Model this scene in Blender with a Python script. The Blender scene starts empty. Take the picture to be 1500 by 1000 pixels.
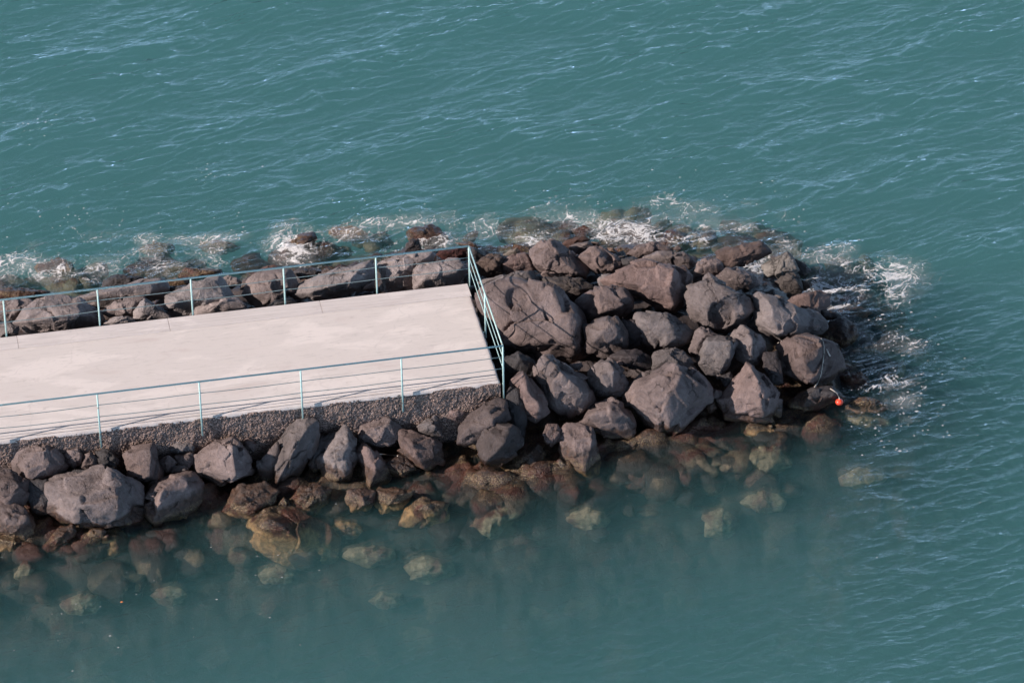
import bpy, bmesh, math, random
import numpy as np
from mathutils import Vector, Matrix
from mathutils.bvhtree import BVHTree

scene = bpy.context.scene
COL = scene.collection
rng = np.random.default_rng(7)
random.seed(7)
WATER = -1.45                      # deck top is z = 0

# ------------------------------------------------------------------ camera (solved from the pier and railing)
PITCH, ROLL, YAW, FPX = map(float, (math.radians(33.14), math.radians(-1.267), math.radians(9.90), 6963.0))
CAM = np.array([-14.47, -84.507, 56.992])
FW = np.array([math.sin(YAW)*math.cos(PITCH), math.cos(YAW)*math.cos(PITCH), -math.sin(PITCH)])
_r = np.array([math.cos(YAW), -math.sin(YAW), 0.0]); _u = np.cross(_r, FW)
RT = _r*math.cos(ROLL) + _u*math.sin(ROLL)
UP = -_r*math.sin(ROLL) + _u*math.cos(ROLL)
cd = bpy.data.cameras.new('camera'); cam = bpy.data.objects.new('camera', cd); COL.objects.link(cam)
cd.sensor_width = 36; cd.lens = FPX*36/1500; cd.clip_start = 1; cd.clip_end = 2000
m = Matrix.Identity(4)
for i in range(3):
    m[i][0], m[i][1], m[i][2], m[i][3] = RT[i], UP[i], -FW[i], CAM[i]
cam.matrix_world = m
scene.camera = cam

def ray(px, py):
    d = FW + RT*((px-750)/FPX) - UP*((py-500)/FPX)
    return d
def on_plane(px, py, z):
    d = ray(px, py); t = (z-CAM[2])/d[2]
    return CAM + d*t

# ------------------------------------------------------------------ numpy noise
def _hash(ix, iy, iz, s):
    h = (ix.astype(np.uint32)*np.uint32(374761393) + iy.astype(np.uint32)*np.uint32(668265263)
         + iz.astype(np.uint32)*np.uint32(2147483647) + np.uint32((s*1274126177) & 0xffffffff))
    h = (h ^ (h >> np.uint32(13)))*np.uint32(1274126177)
    h = h ^ (h >> np.uint32(16))
    return h
_G = rng.normal(size=(256, 3)); _G /= np.linalg.norm(_G, axis=1)[:, None]
def noise3(P, s=0):
    I = np.floor(P).astype(np.int64); F = P - I
    w = F*F*F*(F*(F*6-15)+10)
    out = np.zeros(len(P))
    for dx in (0, 1):
        wx = w[:, 0] if dx else 1-w[:, 0]
        for dy in (0, 1):
            wy = w[:, 1] if dy else 1-w[:, 1]
            for dz in (0, 1):
                wz = w[:, 2] if dz else 1-w[:, 2]
                g = _G[_hash(I[:, 0]+dx, I[:, 1]+dy, I[:, 2]+dz, s) & np.uint32(255)]
                out += wx*wy*wz*(g[:, 0]*(F[:, 0]-dx)+g[:, 1]*(F[:, 1]-dy)+g[:, 2]*(F[:, 2]-dz))
    return out*1.6
def fbm(P, octv=4, s=0, gain=.5):
    o = 0; a = 1
    for k in range(octv):
        o = o + a*noise3(P*2.03**k + 17.3*k, s+k); a *= gain
    return o
def worley(P, s=0):
    I = np.floor(P).astype(np.int64); F = P - I
    d1 = np.full(len(P), 9.); d2 = np.full(len(P), 9.); idv = np.zeros(len(P))
    for dx in (-1, 0, 1):
        for dy in (-1, 0, 1):
            for dz in (-1, 0, 1):
                h = _hash(I[:, 0]+dx, I[:, 1]+dy, I[:, 2]+dz, s)
                jx = (h & np.uint32(1023))/1023.; jy = ((h >> np.uint32(10)) & np.uint32(1023))/1023.; jz = ((h >> np.uint32(20)) & np.uint32(1023))/1023.
                d = np.sqrt((dx+jx-F[:, 0])**2+(dy+jy-F[:, 1])**2+(dz+jz-F[:, 2])**2)
                c = d < d1
                d2 = np.where(c, d1, np.minimum(d2, d)); idv = np.where(c, jx, idv); d1 = np.where(c, d, d1)
    return d1, d2, idv
def facets(P, s=0):
    """broken-stone relief: every cell is its own small tilted plane"""
    I = np.floor(P).astype(np.int64); F = P - I
    d1 = np.full(len(P), 9.); best = np.zeros((len(P), 3)); g = np.zeros(len(P), np.int64)
    for dx in (-1, 0, 1):
        for dy in (-1, 0, 1):
            for dz in (-1, 0, 1):
                h = _hash(I[:, 0]+dx, I[:, 1]+dy, I[:, 2]+dz, s)
                o = np.stack([dx+(h & np.uint32(1023))/1023.-F[:, 0], dy+((h >> np.uint32(10)) & np.uint32(1023))/1023.-F[:, 1], dz+((h >> np.uint32(20)) & np.uint32(1023))/1023.-F[:, 2]], 1)
                d = (o*o).sum(1); c = d < d1
                d1 = np.where(c, d, d1); best[c] = o[c]; g[c] = (h[c] ^ (h[c] >> np.uint32(7))) & np.uint32(255)
    return -(best*_G[g]).sum(1), (g/255.-.5)
def smooth(a, b, x):
    t = np.clip((x-a)/(b-a), 0, 1); return t*t*(3-2*t)

# ------------------------------------------------------------------ object helpers
def tag(o, label=None, cat=None, group=None, kind=None):
    if label: o['label'] = label
    if cat: o['category'] = cat
    if group: o['group'] = group
    if kind: o['kind'] = kind
    return o
def mesh_np(name, V, Fc, mat, parent=None, shade=True, loc=None):
    V = np.asarray(V, np.float32); Fc = np.asarray(Fc, np.int32)
    if loc is not None: V = V - np.asarray(loc, np.float32)
    me = bpy.data.meshes.new(name)
    n = Fc.shape[1]
    me.vertices.add(len(V)); me.vertices.foreach_set('co', V.ravel())
    me.loops.add(Fc.size); me.loops.foreach_set('vertex_index', Fc.ravel())
    me.polygons.add(len(Fc)); me.polygons.foreach_set('loop_start', np.arange(0, Fc.size, n, dtype=np.int32))
    if shade: me.polygons.foreach_set('use_smooth', np.ones(len(Fc), bool))
    me.update(calc_edges=True); me.validate()
    o = bpy.data.objects.new(name, me); COL.objects.link(o)
    if mat: me.materials.append(mat)
    if loc is not None: o.location = loc
    if parent: o.parent = parent
    return o
def mesh_bm(name, bm, mat, parent=None, shade=False):
    me = bpy.data.meshes.new(name); bm.to_mesh(me); bm.free()
    if shade: me.polygons.foreach_set('use_smooth', np.ones(len(me.polygons), bool))
    o = bpy.data.objects.new(name, me); COL.objects.link(o); me.materials.append(mat)
    if parent: o.parent = parent
    return o
def empty(name, loc):
    o = bpy.data.objects.new(name, None); COL.objects.link(o); o.location = loc; o.empty_display_size = .3; return o
def tube(name, pts, rad, mat, parent=None, sides=10, off=(0, 0, 0)):
    P = [Vector(p)-Vector(off) for p in pts]; V = []; F = []
    up = Vector((0, 0, 1))
    for i, p in enumerate(P):
        t = (P[min(i+1, len(P)-1)]-P[max(i-1, 0)]).normalized()
        a = t.cross(up if abs(t.z) < .9 else Vector((1, 0, 0))).normalized(); b = t.cross(a).normalized()
        for k in range(sides):
            q = 2*math.pi*k/sides
            V.append(p + (a*math.cos(q)+b*math.sin(q))*rad)
    for i in range(len(P)-1):
        for k in range(sides):
            k2 = (k+1) % sides
            F.append((i*sides+k, i*sides+k2, (i+1)*sides+k2, (i+1)*sides+k))
    bm = bmesh.new(); vs = [bm.verts.new(v) for v in V]
    for f in F: bm.faces.new([vs[i] for i in f])
    bm.faces.new(vs[:sides]); bm.faces.new(vs[-sides:])
    bmesh.ops.recalc_face_normals(bm, faces=bm.faces[:])
    return mesh_bm(name, bm, mat, parent, True)
def box(name, lo, hi, mat, parent=None, bev=0.0):
    bm = bmesh.new(); bmesh.ops.create_cube(bm, size=1)
    for v in bm.verts:
        for i in range(3): v.co[i] = lo[i] + (v.co[i]+.5)*(hi[i]-lo[i])
    if bev: bmesh.ops.bevel(bm, geom=bm.edges[:], offset=bev, segments=2, affect='EDGES')
    return mesh_bm(name, bm, mat, parent)

# ------------------------------------------------------------------ material helpers
class NT:
    def __init__(s, name):
        s.m = bpy.data.materials.new(name); s.m.use_nodes = True; s.t = s.m.node_tree; s.t.nodes.clear()
        s.out = s.n('ShaderNodeOutputMaterial')
    def n(s, typ, **kw):
        x = s.t.nodes.new(typ)
        for k, v in kw.items():
            if k.startswith('i_'):
                key = k[2:].replace('_', ' ')
                x.inputs[key].default_value = v
            else: setattr(x, k, v)
        return x
    def l(s, a, b): s.t.links.new(a, b)
    def math(s, op, a, b=None, clamp=False):
        x = s.n('ShaderNodeMath', operation=op, use_clamp=clamp)
        for i, v in enumerate((a, b)):
            if v is None: continue
            if isinstance(v, (int, float)): x.inputs[i].default_value = v
            else: s.l(v, x.inputs[i])
        return x.outputs[0]
    def mix(s, fac, a, b):
        x = s.n('ShaderNodeMix', data_type='RGBA')
        for i, v in ((0, fac), (6, a), (7, b)):
            if isinstance(v, (int, float)): x.inputs[i].default_value = v
            elif isinstance(v, tuple): x.inputs[i].default_value = (*v, 1) if len(v) == 3 else v
            else: s.l(v, x.inputs[i])
        return x.outputs[2]
    def ramp(s, x, a, b):
        r = s.n('ShaderNodeMapRange', interpolation_type='SMOOTHSTEP'); s.l(x, r.inputs[0])
        r.inputs[1].default_value = a; r.inputs[2].default_value = b
        return r.outputs[0]
    def noise(s, vec, scale, detail=4, rough=.55, dist=0):
        x = s.n('ShaderNodeTexNoise'); s.l(vec, x.inputs['Vector'])
        x.inputs['Scale'].default_value = scale; x.inputs['Detail'].default_value = detail
        x.inputs['Roughness'].default_value = rough; x.inputs['Distortion'].default_value = dist
        return x.outputs[0]
    def voro(s, vec, scale, feature='F1'):
        x = s.n('ShaderNodeTexVoronoi', feature=feature); s.l(vec, x.inputs['Vector']); x.inputs['Scale'].default_value = scale
        return x.outputs['Distance']
    def bump(s, h, strength, dist, normal=None):
        x = s.n('ShaderNodeBump'); x.inputs['Strength'].default_value = strength; x.inputs['Distance'].default_value = dist
        s.l(h, x.inputs['Height'])
        if normal: s.l(normal, x.inputs['Normal'])
        return x.outputs[0]

def rock_mat(name, base, dark, low=(.145, .086, .042), rough=.8, weed=0.0, bed=False):
    t = NT(name)
    tc = t.n('ShaderNodeTexCoord'); ob = tc.outputs['Object']
    geo = t.n('ShaderNodeNewGeometry'); pos = geo.outputs['Position']
    oi = t.n('ShaderNodeObjectInfo')
    n1 = t.noise(pos, 1.6, 5, .6); n2 = t.noise(pos, 9, 8, .65); n3 = t.noise(pos, 45, 4, .6)
    c = t.mix(t.ramp(n1, .35, .68), base, dark)
    c = t.mix(t.math('MULTIPLY', t.ramp(n2, .52, .8), .6), c, tuple(min(1, x*1.55+.01) for x in base))
    c = t.mix(t.math('MULTIPLY', t.ramp(n2, .46, .25), .5), c, tuple(x*.45 for x in dark))
    c = t.mix(t.math('MULTIPLY', t.ramp(n3, .50, .72), .38), c, tuple(x*.45 for x in dark))
    c = t.mix(t.math('MULTIPLY', t.ramp(n3, .46, .30), .25), c, tuple(min(1, x*1.5) for x in base))
    # fine pale scuffs
    st = t.n('ShaderNodeMapping'); st.inputs['Scale'].default_value = (1.2, 5, 3); st.inputs['Rotation'].default_value = (.4, .7, .5); t.l(pos, st.inputs[0])
    sc = t.noise(st.outputs[0], 3, 6, .7)
    c = t.mix(t.math('MULTIPLY', t.ramp(sc, .63, .75), .45), c, tuple(min(1, x*2.1+.02) for x in base))
    # cracks
    wv = t.n('ShaderNodeVectorMath', operation='ADD'); t.l(pos, wv.inputs[0])
    nz = t.n('ShaderNodeTexNoise'); t.l(pos, nz.inputs['Vector']); nz.inputs['Scale'].default_value = 3.0; nz.inputs['Detail'].default_value = 3
    sv = t.n('ShaderNodeVectorMath', operation='SCALE'); t.l(nz.outputs['Color'], sv.inputs[0]); sv.inputs['Scale'].default_value = .35; t.l(sv.outputs[0], wv.inputs[1])
    ck = t.voro(wv.outputs[0], 1.7, 'DISTANCE_TO_EDGE')
    crack = t.math('MULTIPLY', t.ramp(ck, .018, .004), t.ramp(n1, .52, .60))
    c = t.mix(t.math('MULTIPLY', crack, .8), c, tuple(x*.30 for x in dark))
    # broken faces: neighbouring facets differ a little in tone
    fc = t.n('ShaderNodeTexVoronoi'); t.l(wv.outputs[0], fc.inputs['Vector']); fc.inputs['Scale'].default_value = 2.4
    fs = t.n('ShaderNodeSeparateColor'); t.l(fc.outputs['Color'], fs.inputs[0])
    c = t.mix(t.math('MULTIPLY', fs.outputs[0], .40), c, tuple(x*.72 for x in dark))
    hv = t.n('ShaderNodeHueSaturation'); t.l(c, hv.inputs['Color'])
    hu = t.n('ShaderNodeMapRange'); t.l(t.math('FRACT', t.math('MULTIPLY', oi.outputs['Random'], 7.31)), hu.inputs[0]); hu.inputs[3].default_value = .50; hu.inputs[4].default_value = 1.15; t.l(hu.outputs[0], hv.inputs['Saturation'])
    v = t.n('ShaderNodeMapRange'); t.l(oi.outputs['Random'], v.inputs[0]); v.inputs[3].default_value = .78; v.inputs[4].default_value = 1.2
    t.l(v.outputs[0], hv.inputs['Value']); c = hv.outputs[0]
    # tide bands by height above the sea
    sep = t.n('ShaderNodeSeparateXYZ'); t.l(pos, sep.inputs[0])
    z = t.math('ADD', sep.outputs[2], t.math('MULTIPLY', t.math('SUBTRACT', n1, .5), .28))
    z = t.math('ADD', z, t.math('MULTIPLY', t.math('SUBTRACT', n2, .5), .10))
    wet = t.ramp(z, WATER+.42, WATER+.30)
    wetc = t.mix(t.ramp(n2, .4, .65), (.024, .013, .009), (.080, .040, .022))
    c = t.mix(t.math('MULTIPLY', wet, .8), c, wetc)
    speck = t.ramp(n3, .5, .62)
    band = t.math('MULTIPLY', t.ramp(z, WATER+.19, WATER+.10), t.ramp(z, WATER-.14, WATER-.02))
    c = t.mix(t.math('MULTIPLY', band, t.math('MULTIPLY', speck, .62)), c, (.36, .27, .14))
    sub = t.ramp(z, WATER-.02, WATER-.14)
    lowc = t.mix(t.ramp(n2, .4, .62), low, tuple(x*2.3 for x in low))
    lowc = t.mix(t.math('MULTIPLY', t.ramp(n1, .51, .60), .75), lowc, (.085, .019, .019))
    lowc = t.mix(t.math('MULTIPLY', speck, .35), lowc, (.30, .25, .15))
    if bed:
        vc = t.n('ShaderNodeTexVoronoi'); t.l(pos, vc.inputs['Vector']); vc.inputs['Scale'].default_value = 2.3
        sc2 = t.n('ShaderNodeSeparateColor'); t.l(vc.outputs['Color'], sc2.inputs[0])
        lowc = t.mix(t.math('MULTIPLY', t.ramp(sc2.outputs[0], .30, .95), t.ramp(t.noise(pos, .55, 3, .5), .40, .62)), (.016, .014, .013), lowc)
    if bed:                                      # paler sand and stones on the open sea side
        lowc = t.mix(t.math('MULTIPLY', t.ramp(sep.outputs[1], 4.0, 5.5), t.ramp(t.noise(pos, .8, 3, .5), .42, .6)), lowc, (.17, .165, .11))
    c = t.mix(sub, c, lowc)
    rust = t.math('MULTIPLY', t.math('MULTIPLY', t.ramp(z, WATER+.22, WATER+.08), t.ramp(z, WATER-.35, WATER-.10)), t.ramp(n1, .50, .58))
    c = t.mix(t.math('MULTIPLY', rust, .7), c, (.070, .020, .015))
    if weed: c = t.mix(t.math('MULTIPLY', t.ramp(n2, .38, .6), weed), c, (.06, .014, .012))
    b = t.n('ShaderNodeBsdfPrincipled'); t.l(c, b.inputs['Base Color'])
    ro = t.n('ShaderNodeMapRange'); t.l(wet, ro.inputs[0]); ro.inputs[3].default_value = rough; ro.inputs[4].default_value = .38
    t.l(ro.outputs[0], b.inputs['Roughness'])
    b.inputs['Specular IOR Level'].default_value = .35
    pits = t.ramp(t.voro(pos, 26), .12, .30)
    h = t.math('ADD', t.math('MULTIPLY', n2, 1.0), t.math('MULTIPLY', n3, .35))
    h = t.math('ADD', h, t.math('MULTIPLY', pits, .30)); h = t.math('SUBTRACT', h, t.math('MULTIPLY', crack, .6))
    t.l(t.bump(h, .85, .06), b.inputs['Normal'])
    t.l(b.outputs[0], t.out.inputs[0])
    return t.m

MAT = {
 'grey':   rock_mat('basalt_grey', (.192, .138, .125), (.106, .074, .067)),
 'light':  rock_mat('basalt_light', (.285, .220, .202), (.180, .135, .124)),
 'slate':  rock_mat('basalt_grey_shaded', (.098, .077, .072), (.052, .040, .038)),  # shadow on the near corner boulders, painted in as a darker grey
 'brown':  rock_mat('basalt_brown', (.115, .080, .064), (.055, .037, .030)),
 'dark':   rock_mat('basalt_dark', (.060, .048, .048), (.030, .024, .025), rough=.6),  # dark wet stone; on boulders deep in the gaps the colour paints in shade
 'red':    rock_mat('basalt_rust', (.125, .072, .056), (.068, .040, .034), low=(.15, .085, .055)),
 'orange': rock_mat('basalt_orange', (.20, .115, .075), (.12, .07, .05)),
 'pale':   rock_mat('basalt_pale', (.23, .19, .155), (.12, .095, .08), low=(.125, .108, .070)),
 'algae':  rock_mat('basalt_algae', (.17, .13, .09), (.085, .06, .04), low=(.195, .120, .055)),
 'weed':   rock_mat('basalt_weed', (.075, .030, .024), (.04, .016, .014), low=(.055, .034, .028), weed=.6),
}
# crop origins (photo pixels); rock coordinates below are in fifths of a photo pixel from these
CROP = dict(A=(680,330), B=(900,330), C=(1080,330), D=(680,480), E=(900,480), F=(1080,480), G=(0,640),
            H=(240,600), I=(440,580), J=(600,560), K=(0,340), L=(250,330), M=(480,310), Z=(0,0))
# (crop, outline, inner ridge points with height, options, label)
ROCKS = [
('A',[(120,480),(345,405),(560,440),(650,450),(720,520),(815,590),(870,660),(870,900),(800,970),(700,990),(520,960),(290,890),(170,820),(190,700)],
 [(220,560,.20),(345,430,.14),(240,800,.27),(640,468,.36),(700,600,.50),(752,845,.62),(775,740,.52),(540,862,.46),(290,850,.33)],dict(dents=[(390,530,105,.16),(330,760,70,.08)],lev=6,dz=-.05),
 'huge pale grey slab of basalt against the pier end, widest boulder of all'),
('A',[(560,440),(600,380),(720,385),(850,400),(960,460),(900,500),(820,570),(720,510),(650,450)],[(700,430,.5),(840,470,.5)],dict(rough=2.2,tint='brown'),
 'crumpled dark brown boulder wedged behind the huge slab at the pier end'),
('A',[(490,180),(560,130),(630,105),(690,130),(740,190),(930,340),(900,390),(830,395),(640,385),(560,360),(510,310),(495,250)],
 [(640,140,.35),(520,280,.5),(600,240,.62),(740,290,.7),(830,350,.6),(560,290,.6),(720,350,.62)],dict(lev=6),
 'big wedge boulder sloping down to a point, behind the huge slab at the sea edge'),
('A',[(815,230),(880,195),(970,155),(1010,165),(1100,215),(1190,310),(1080,350),(1000,355),(920,310)],[(990,240,.7),(1000,330,.55),(880,240,.4),(1060,300,.55)],dict(dents=[(1030,265,65,.22)]),
 'brownish boulder with a round hollow in its side, next to the big wedge boulder'),
('A',[(710,140),(760,105),(860,80),(920,105),(860,140),(770,165)],[(830,110,.4)],dict(tint='red'),
 'wet rust red stone at the foam edge behind the big wedge boulder'),
('A',[(765,160),(830,130),(910,118),(950,150),(940,175),(860,205),(800,215),(775,190)],[(900,135,.5),(860,160,.5)],{},
 'grey stone in front of the rust red stone behind the wedge boulder'),
('A',[(930,122),(985,122),(995,150),(950,158)],[],dict(tint='orange'),
 'small bright orange stone at the foam edge'),
('A',[(1050,165),(1090,165),(1115,205),(1065,200)],[],dict(tint='orange'),
 'small tan stone at the water edge near the round hollowed boulder'),
('A',[(80,290),(140,240),(210,210),(290,235),(300,270),(270,350),(180,380),(100,340)],[(230,300,.75),(150,260,.5),(250,250,.55)],dict(rough=3,tint='brown'),
 'dark crumbly weed covered boulder just outside the far railing corner'),
('A',[(295,240),(440,205),(480,240),(500,280),(500,330),(400,360),(300,360),(288,300)],[(300,290,.45),(480,270,.45),(440,215,.2)],{},
 'flat topped slab between the crumbly weedy boulder and the wedge boulder'),
('A',[(280,215),(340,180),(385,165),(415,200),(390,225),(310,225)],[(370,190,.5)],dict(tint='pale'),
 'small pale stone at the water behind the flat topped slab'),
('A',[(110,400),(240,390),(340,360),(430,335),(500,340),(545,400),(530,440),(460,465),(400,480),(320,440),(140,475)],[(340,385,.4),(435,345,.4),(370,405,.45),(500,400,.4)],{},
 'layered low boulder between the huge slab and the flat topped slab'),
('M',[(1035,290),(1075,262),(1145,320),(1090,390),(1040,400)],[(1070,290,.5)],dict(tint='dark'),
 'dark pointed stone right behind the far railing corner post'),
('A',[(820,570),(900,490),(960,455),(1090,445),(1180,460),(1215,500),(1235,550),(1220,620),(1170,665),(1000,690),(880,720),(855,640)],
 [(990,540,.62),(1000,640,.7),(1190,540,.5),(1120,590,.6),(970,470,.3),(1150,480,.3)],{},
 'cracked flat faced boulder touching the seaward face of the huge slab'),
('A',[(880,740),(1000,690),(1060,660),(1120,670),(1180,760),(1195,890),(1150,940),(1020,965),(920,930),(888,880)],[(1030,700,.5),(1090,750,.6),(1020,780,.72),(1150,840,.5),(950,850,.6)],{},
 'purplish grey rounded boulder below the cracked flat faced boulder'),
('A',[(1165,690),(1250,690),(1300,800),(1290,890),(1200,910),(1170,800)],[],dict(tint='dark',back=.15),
 'dark boulder deep in the shade between purplish and knobbly boulders'),
('A',[(975,400),(1010,365),(1075,350),(1050,390),(1025,405),(1020,455),(985,458)],[],{},
 'small brown chunk leaning on the broad domed boulder'),
('B',[(-80,400),(-40,380),(120,300),(220,270),(400,275),(500,310),(548,370),(535,480),(520,560),(430,632),(300,590),(200,510),(60,460),(-60,440)],
 [(150,430,.62),(330,330,.62),(390,470,.95),(415,600,.65),(250,340,.5),(410,330,.7)],dict(lev=6),
 'broad domed boulder with a shaded face, highest in the middle of the mound'),
('B',[(200,235),(260,210),(330,190),(450,195),(520,210),(592,270),(565,315),(480,310),(400,285),(270,275)],[(340,215,.4),(500,240,.5),(440,240,.5)],{},
 'knobbly brown boulder directly behind the broad domed boulder'),
('B',[(90,215),(150,160),(260,120),(330,135),(430,185),(330,195),(220,230),(140,240)],[(260,135,.3),(240,190,.45),(200,165,.4)],{},
 'slate grey topped boulder beside the thick white foam patch'),
('B',[(50,245),(140,230),(180,250),(100,305),(55,295)],[],dict(tint='dark'),
 'black wet stone at the foot of the slate grey topped boulder'),
('B',[(100,290),(200,240),(275,265),(160,300)],[],dict(tint='dark'),
 'thin dark wedge behind the broad domed boulder'),
('B',[(582,330),(620,270),(680,250),(760,250),(808,300),(740,345),(735,395),(660,415),(600,440),(578,400)],[(690,300,.5),(620,320,.5),(780,280,.3)],{},
 'brown topped boulder with black sides beside the splash on the sea side'),
('B',[(430,168),(470,145),(500,175),(455,195)],[],dict(tint='red'),
 'small pinkish stone washed by foam behind the knobbly boulder'),
('B',[(730,190),(790,170),(930,145),(1040,125),(1090,135),(1150,205),(1080,235),(960,280),(830,300),(750,240)],[(1050,155,.42),(1065,205,.42),(820,210,.35),(950,230,.45)],dict(tint='red',rough=1.6),
 'long reddish brown rock with an orange weedy end lying in the surf'),
('B',[(1095,290),(1190,230),(1255,205),(1300,225),(1342,330),(1220,382),(1190,365),(1110,378)],[(1290,245,.55),(1230,270,.55),(1325,320,.4),(1205,345,.55)],dict(tint='pale',rough=1.4),
 'tan angular boulder standing in foam at the seaward tip'),
('B',[(1315,240),(1400,290),(1445,335),(1390,372),(1335,345)],[],dict(tint='dark',back=.3),
 'dark wet shelf attached behind the tan angular boulder'),
('B',[(1188,420),(1230,370),(1310,350),(1360,370),(1378,430),(1372,480),(1310,502),(1220,470)],[(1290,395,.65),(1330,420,.6)],dict(tint='brown',rough=1.6),
 'rounded tan boulder just below the tan angular boulder at the tip'),
('B',[(1370,400),(1440,420),(1452,445),(1400,475),(1375,460)],[],dict(tint='brown'),
 'small brown stone beside the rounded tan boulder in the wash'),
('B',[(745,370),(820,308),(870,325),(930,340),(1030,380),(1055,430),(980,460),(860,472),(790,440),(748,405)],[(850,355,.42),(950,370,.55),(930,430,.45),(790,370,.35)],{},
 'smooth tan grey boulder behind the scooped out boulder'),
('B',[(510,500),(700,380),(780,430),(900,500),(1000,570),(1045,640),(1005,685),(900,760),(840,782),(750,765),(690,755),(600,690),(550,590)],
 [(690,520,.5),(830,525,.8),(690,570,.7),(905,540,.75),(945,640,.65),(640,640,.5),(705,400,.3),(700,735,.45)],dict(dents=[(775,650,100,.4)],lev=6),
 'big boulder with a deep scooped out hollow facing the near shore'),
('C',[(135,530),(160,500),(210,508),(290,560),(390,610),(520,625),(580,640),(645,700),(650,750),(600,800),(430,825),(330,842),(165,765),(155,720),(170,690)],
 [(235,595,.9),(262,700,.95),(290,775,.7),(200,530,.6),(380,795,.4)],dict(lev=6),
 'long boulder with a sunlit ridge end and a black shaded flank'),
('C',[(350,570),(420,525),(510,500),(610,480),(665,500),(672,590),(610,640),(500,640),(400,615)],[(515,510,.6),(530,610,.6),(420,555,.45)],{},
 'boulder half pale half black behind the long ridge ended boulder'),
('C',[(590,610),(700,630),(758,660),(700,695),(640,690)],[],dict(tint='dark'),
 'thin black wedge pointing into the white splash'),
('C',[(635,780),(700,700),(790,680),(860,740),(890,780),(840,850),(800,892),(740,892),(670,850)],[(760,770,.5),(800,830,.5)],dict(tint='dark',rough=1.8),
 'low black weedy rock at the waterline beside the roped boulder'),
('C',[(700,620),(800,605),(900,600),(990,645),(900,690),(780,680)],[],dict(tint='red',z=-1.62,rough=1.8),
 'reddish weedy rock awash under the white splash'),
('F',[(298,150),(340,110),(420,65),(520,58),(620,80),(700,130),(765,220),(780,290),(720,370),(620,425),(500,432),(420,390),(330,300),(315,230)],
 [(440,95,.5),(485,260,1.0),(540,330,.85),(570,190,.85),(505,405,.55),(600,110,.45)],dict(lev=6),
 'big round boulder with a pale rope hanging over its face'),
('E',[(760,530),(970,285),(1010,295),(1150,420),(1215,470),(1195,640),(1130,672),(950,685),(830,655),(800,590)],
 [(1000,315,.5),(1045,430,.95),(1060,560,1.05),(1090,640,.75),(880,500,.55),(900,630,.5)],dict(lev=6),
 'pyramid shaped boulder with a brown tide band standing in the water'),
('F',[(380,540),(470,470),(550,435),(700,440),(785,480),(770,525),(690,560),(560,600),(480,632),(400,585)],[(510,520,.6),(485,575,.5),(560,450,.45),(700,480,.4)],dict(tint='dark',rough=1.3),
 'low wet dark brown rock under the roped boulder beside the float'),
('F',[(760,350),(800,335),(900,338),(960,370),(990,430),(930,482),(820,485),(770,430)],[],dict(tint='weed',rough=2.2,z=-1.55),
 'dark red weed covered rock at the waterline above the red float'),
('F',[(785,590),(850,530),(940,505),(1030,530),(1112,592),(1050,620),(900,625)],[(940,540,.4)],dict(tint='red',rough=1.5,z=-1.5),
 'orange brown rock barely above water beside the red float'),
('F',[(740,680),(780,640),(900,655),(1080,668),(1125,710),(1000,752),(800,725)],[],dict(tint='pale',z=-2.05),
 'pale greenish rock under clear water in front of the red float'),
('E',[(865,730),(920,690),(1100,680),(1280,668),(1390,690),(1330,760),(1200,800),(1050,835),(960,800)],[],dict(tint='algae',rough=1.8,z=-1.66),
 'long golden algae covered rock awash in front of the pyramid boulder'),
('E',[(278,195),(350,165),(450,150),(520,190),(560,250),(592,315),(540,335),(430,320),(370,320),(285,300)],[(420,190,.5),(350,255,.55),(480,270,.5)],{},
 'cracked brown boulder just behind the bulky two toned front boulder'),
('E',[(95,500),(180,390),(340,340),(420,290),(520,320),(640,390),(692,450),(700,540),(600,622),(470,722),(412,762),(340,752),(230,692),(140,600)],
 [(410,305,.5),(485,330,.7),(425,450,1.0),(320,555,1.05),(390,665,.9),(405,745,.55),(220,450,.7),(645,440,.55)],dict(lev=6),
 'bulky front boulder split into one sunlit and one black face'),
('E',[(543,165),(580,60),(640,3),(710,25),(790,75),(690,190),(625,237)],[(660,55,.5),(600,120,.45)],{},
 'grey boulder tucked behind the square topped block'),
('E',[(618,250),(650,130),(690,85),(860,78),(902,100),(870,200),(832,290),(770,352),(740,362),(660,312)],[(680,105,.55),(845,105,.65),(832,215,.75),(770,310,.65),(640,262,.4)],{},
 'square topped smooth pinkish block in the middle of the tip'),
('E',[(862,75),(935,-25),(965,-10),(1080,80),(1112,140),(1090,205),(1050,257),(950,267),(910,240),(880,170)],[(1000,85,.75),(990,205,.85),(930,100,.5)],{},
 'egg shaped boulder with a dark crack beside the square topped block'),
('B',[(155,680),(180,642),(270,650),(380,650),(470,710),(582,790),(560,842),(430,902),(380,902),(280,880),(200,850),(165,760)],[(370,665,.5),(420,740,.72),(340,740,.62),(380,865,.5),(450,830,.62),(200,690,.45)],dict(rough=1.3),
 'knobbly pale faced boulder below the broad domed boulder'),
('D',[(1210,420),(1290,330),(1440,298),(1455,330),(1340,410),(1260,470)],[(1350,340,.5)],{},
 'thin brown boulder peeping out behind the bulky two toned front boulder'),
('E',[(703,480),(740,443),(792,470),(762,527),(713,512)],[],{},
 'small rounded stone stuck between the bulky front boulder and the pyramid'),
('E',[(590,330),(620,313),(655,390),(625,400)],[],{},
 'small narrow stone beside the top of the bulky front boulder'),
('E',[(765,355),(850,325),(885,380),(812,432)],[],dict(tint='dark'),
 'dark stone in the gap under the square topped block'),
('E',[(678,575),(730,543),(750,590),(700,625)],[],dict(tint='brown'),
 'small brown stone in the dark gap beside the pyramid boulder'),
('E',[(455,880),(540,740),(560,650),(640,620),(765,690),(745,780),(640,870),(540,950),(480,930)],[(600,720,.5),(640,800,.45)],dict(tint='algae',rough=2,z=-1.7),
 'rough golden rock sloping into the water below the bulky front boulder'),
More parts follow.
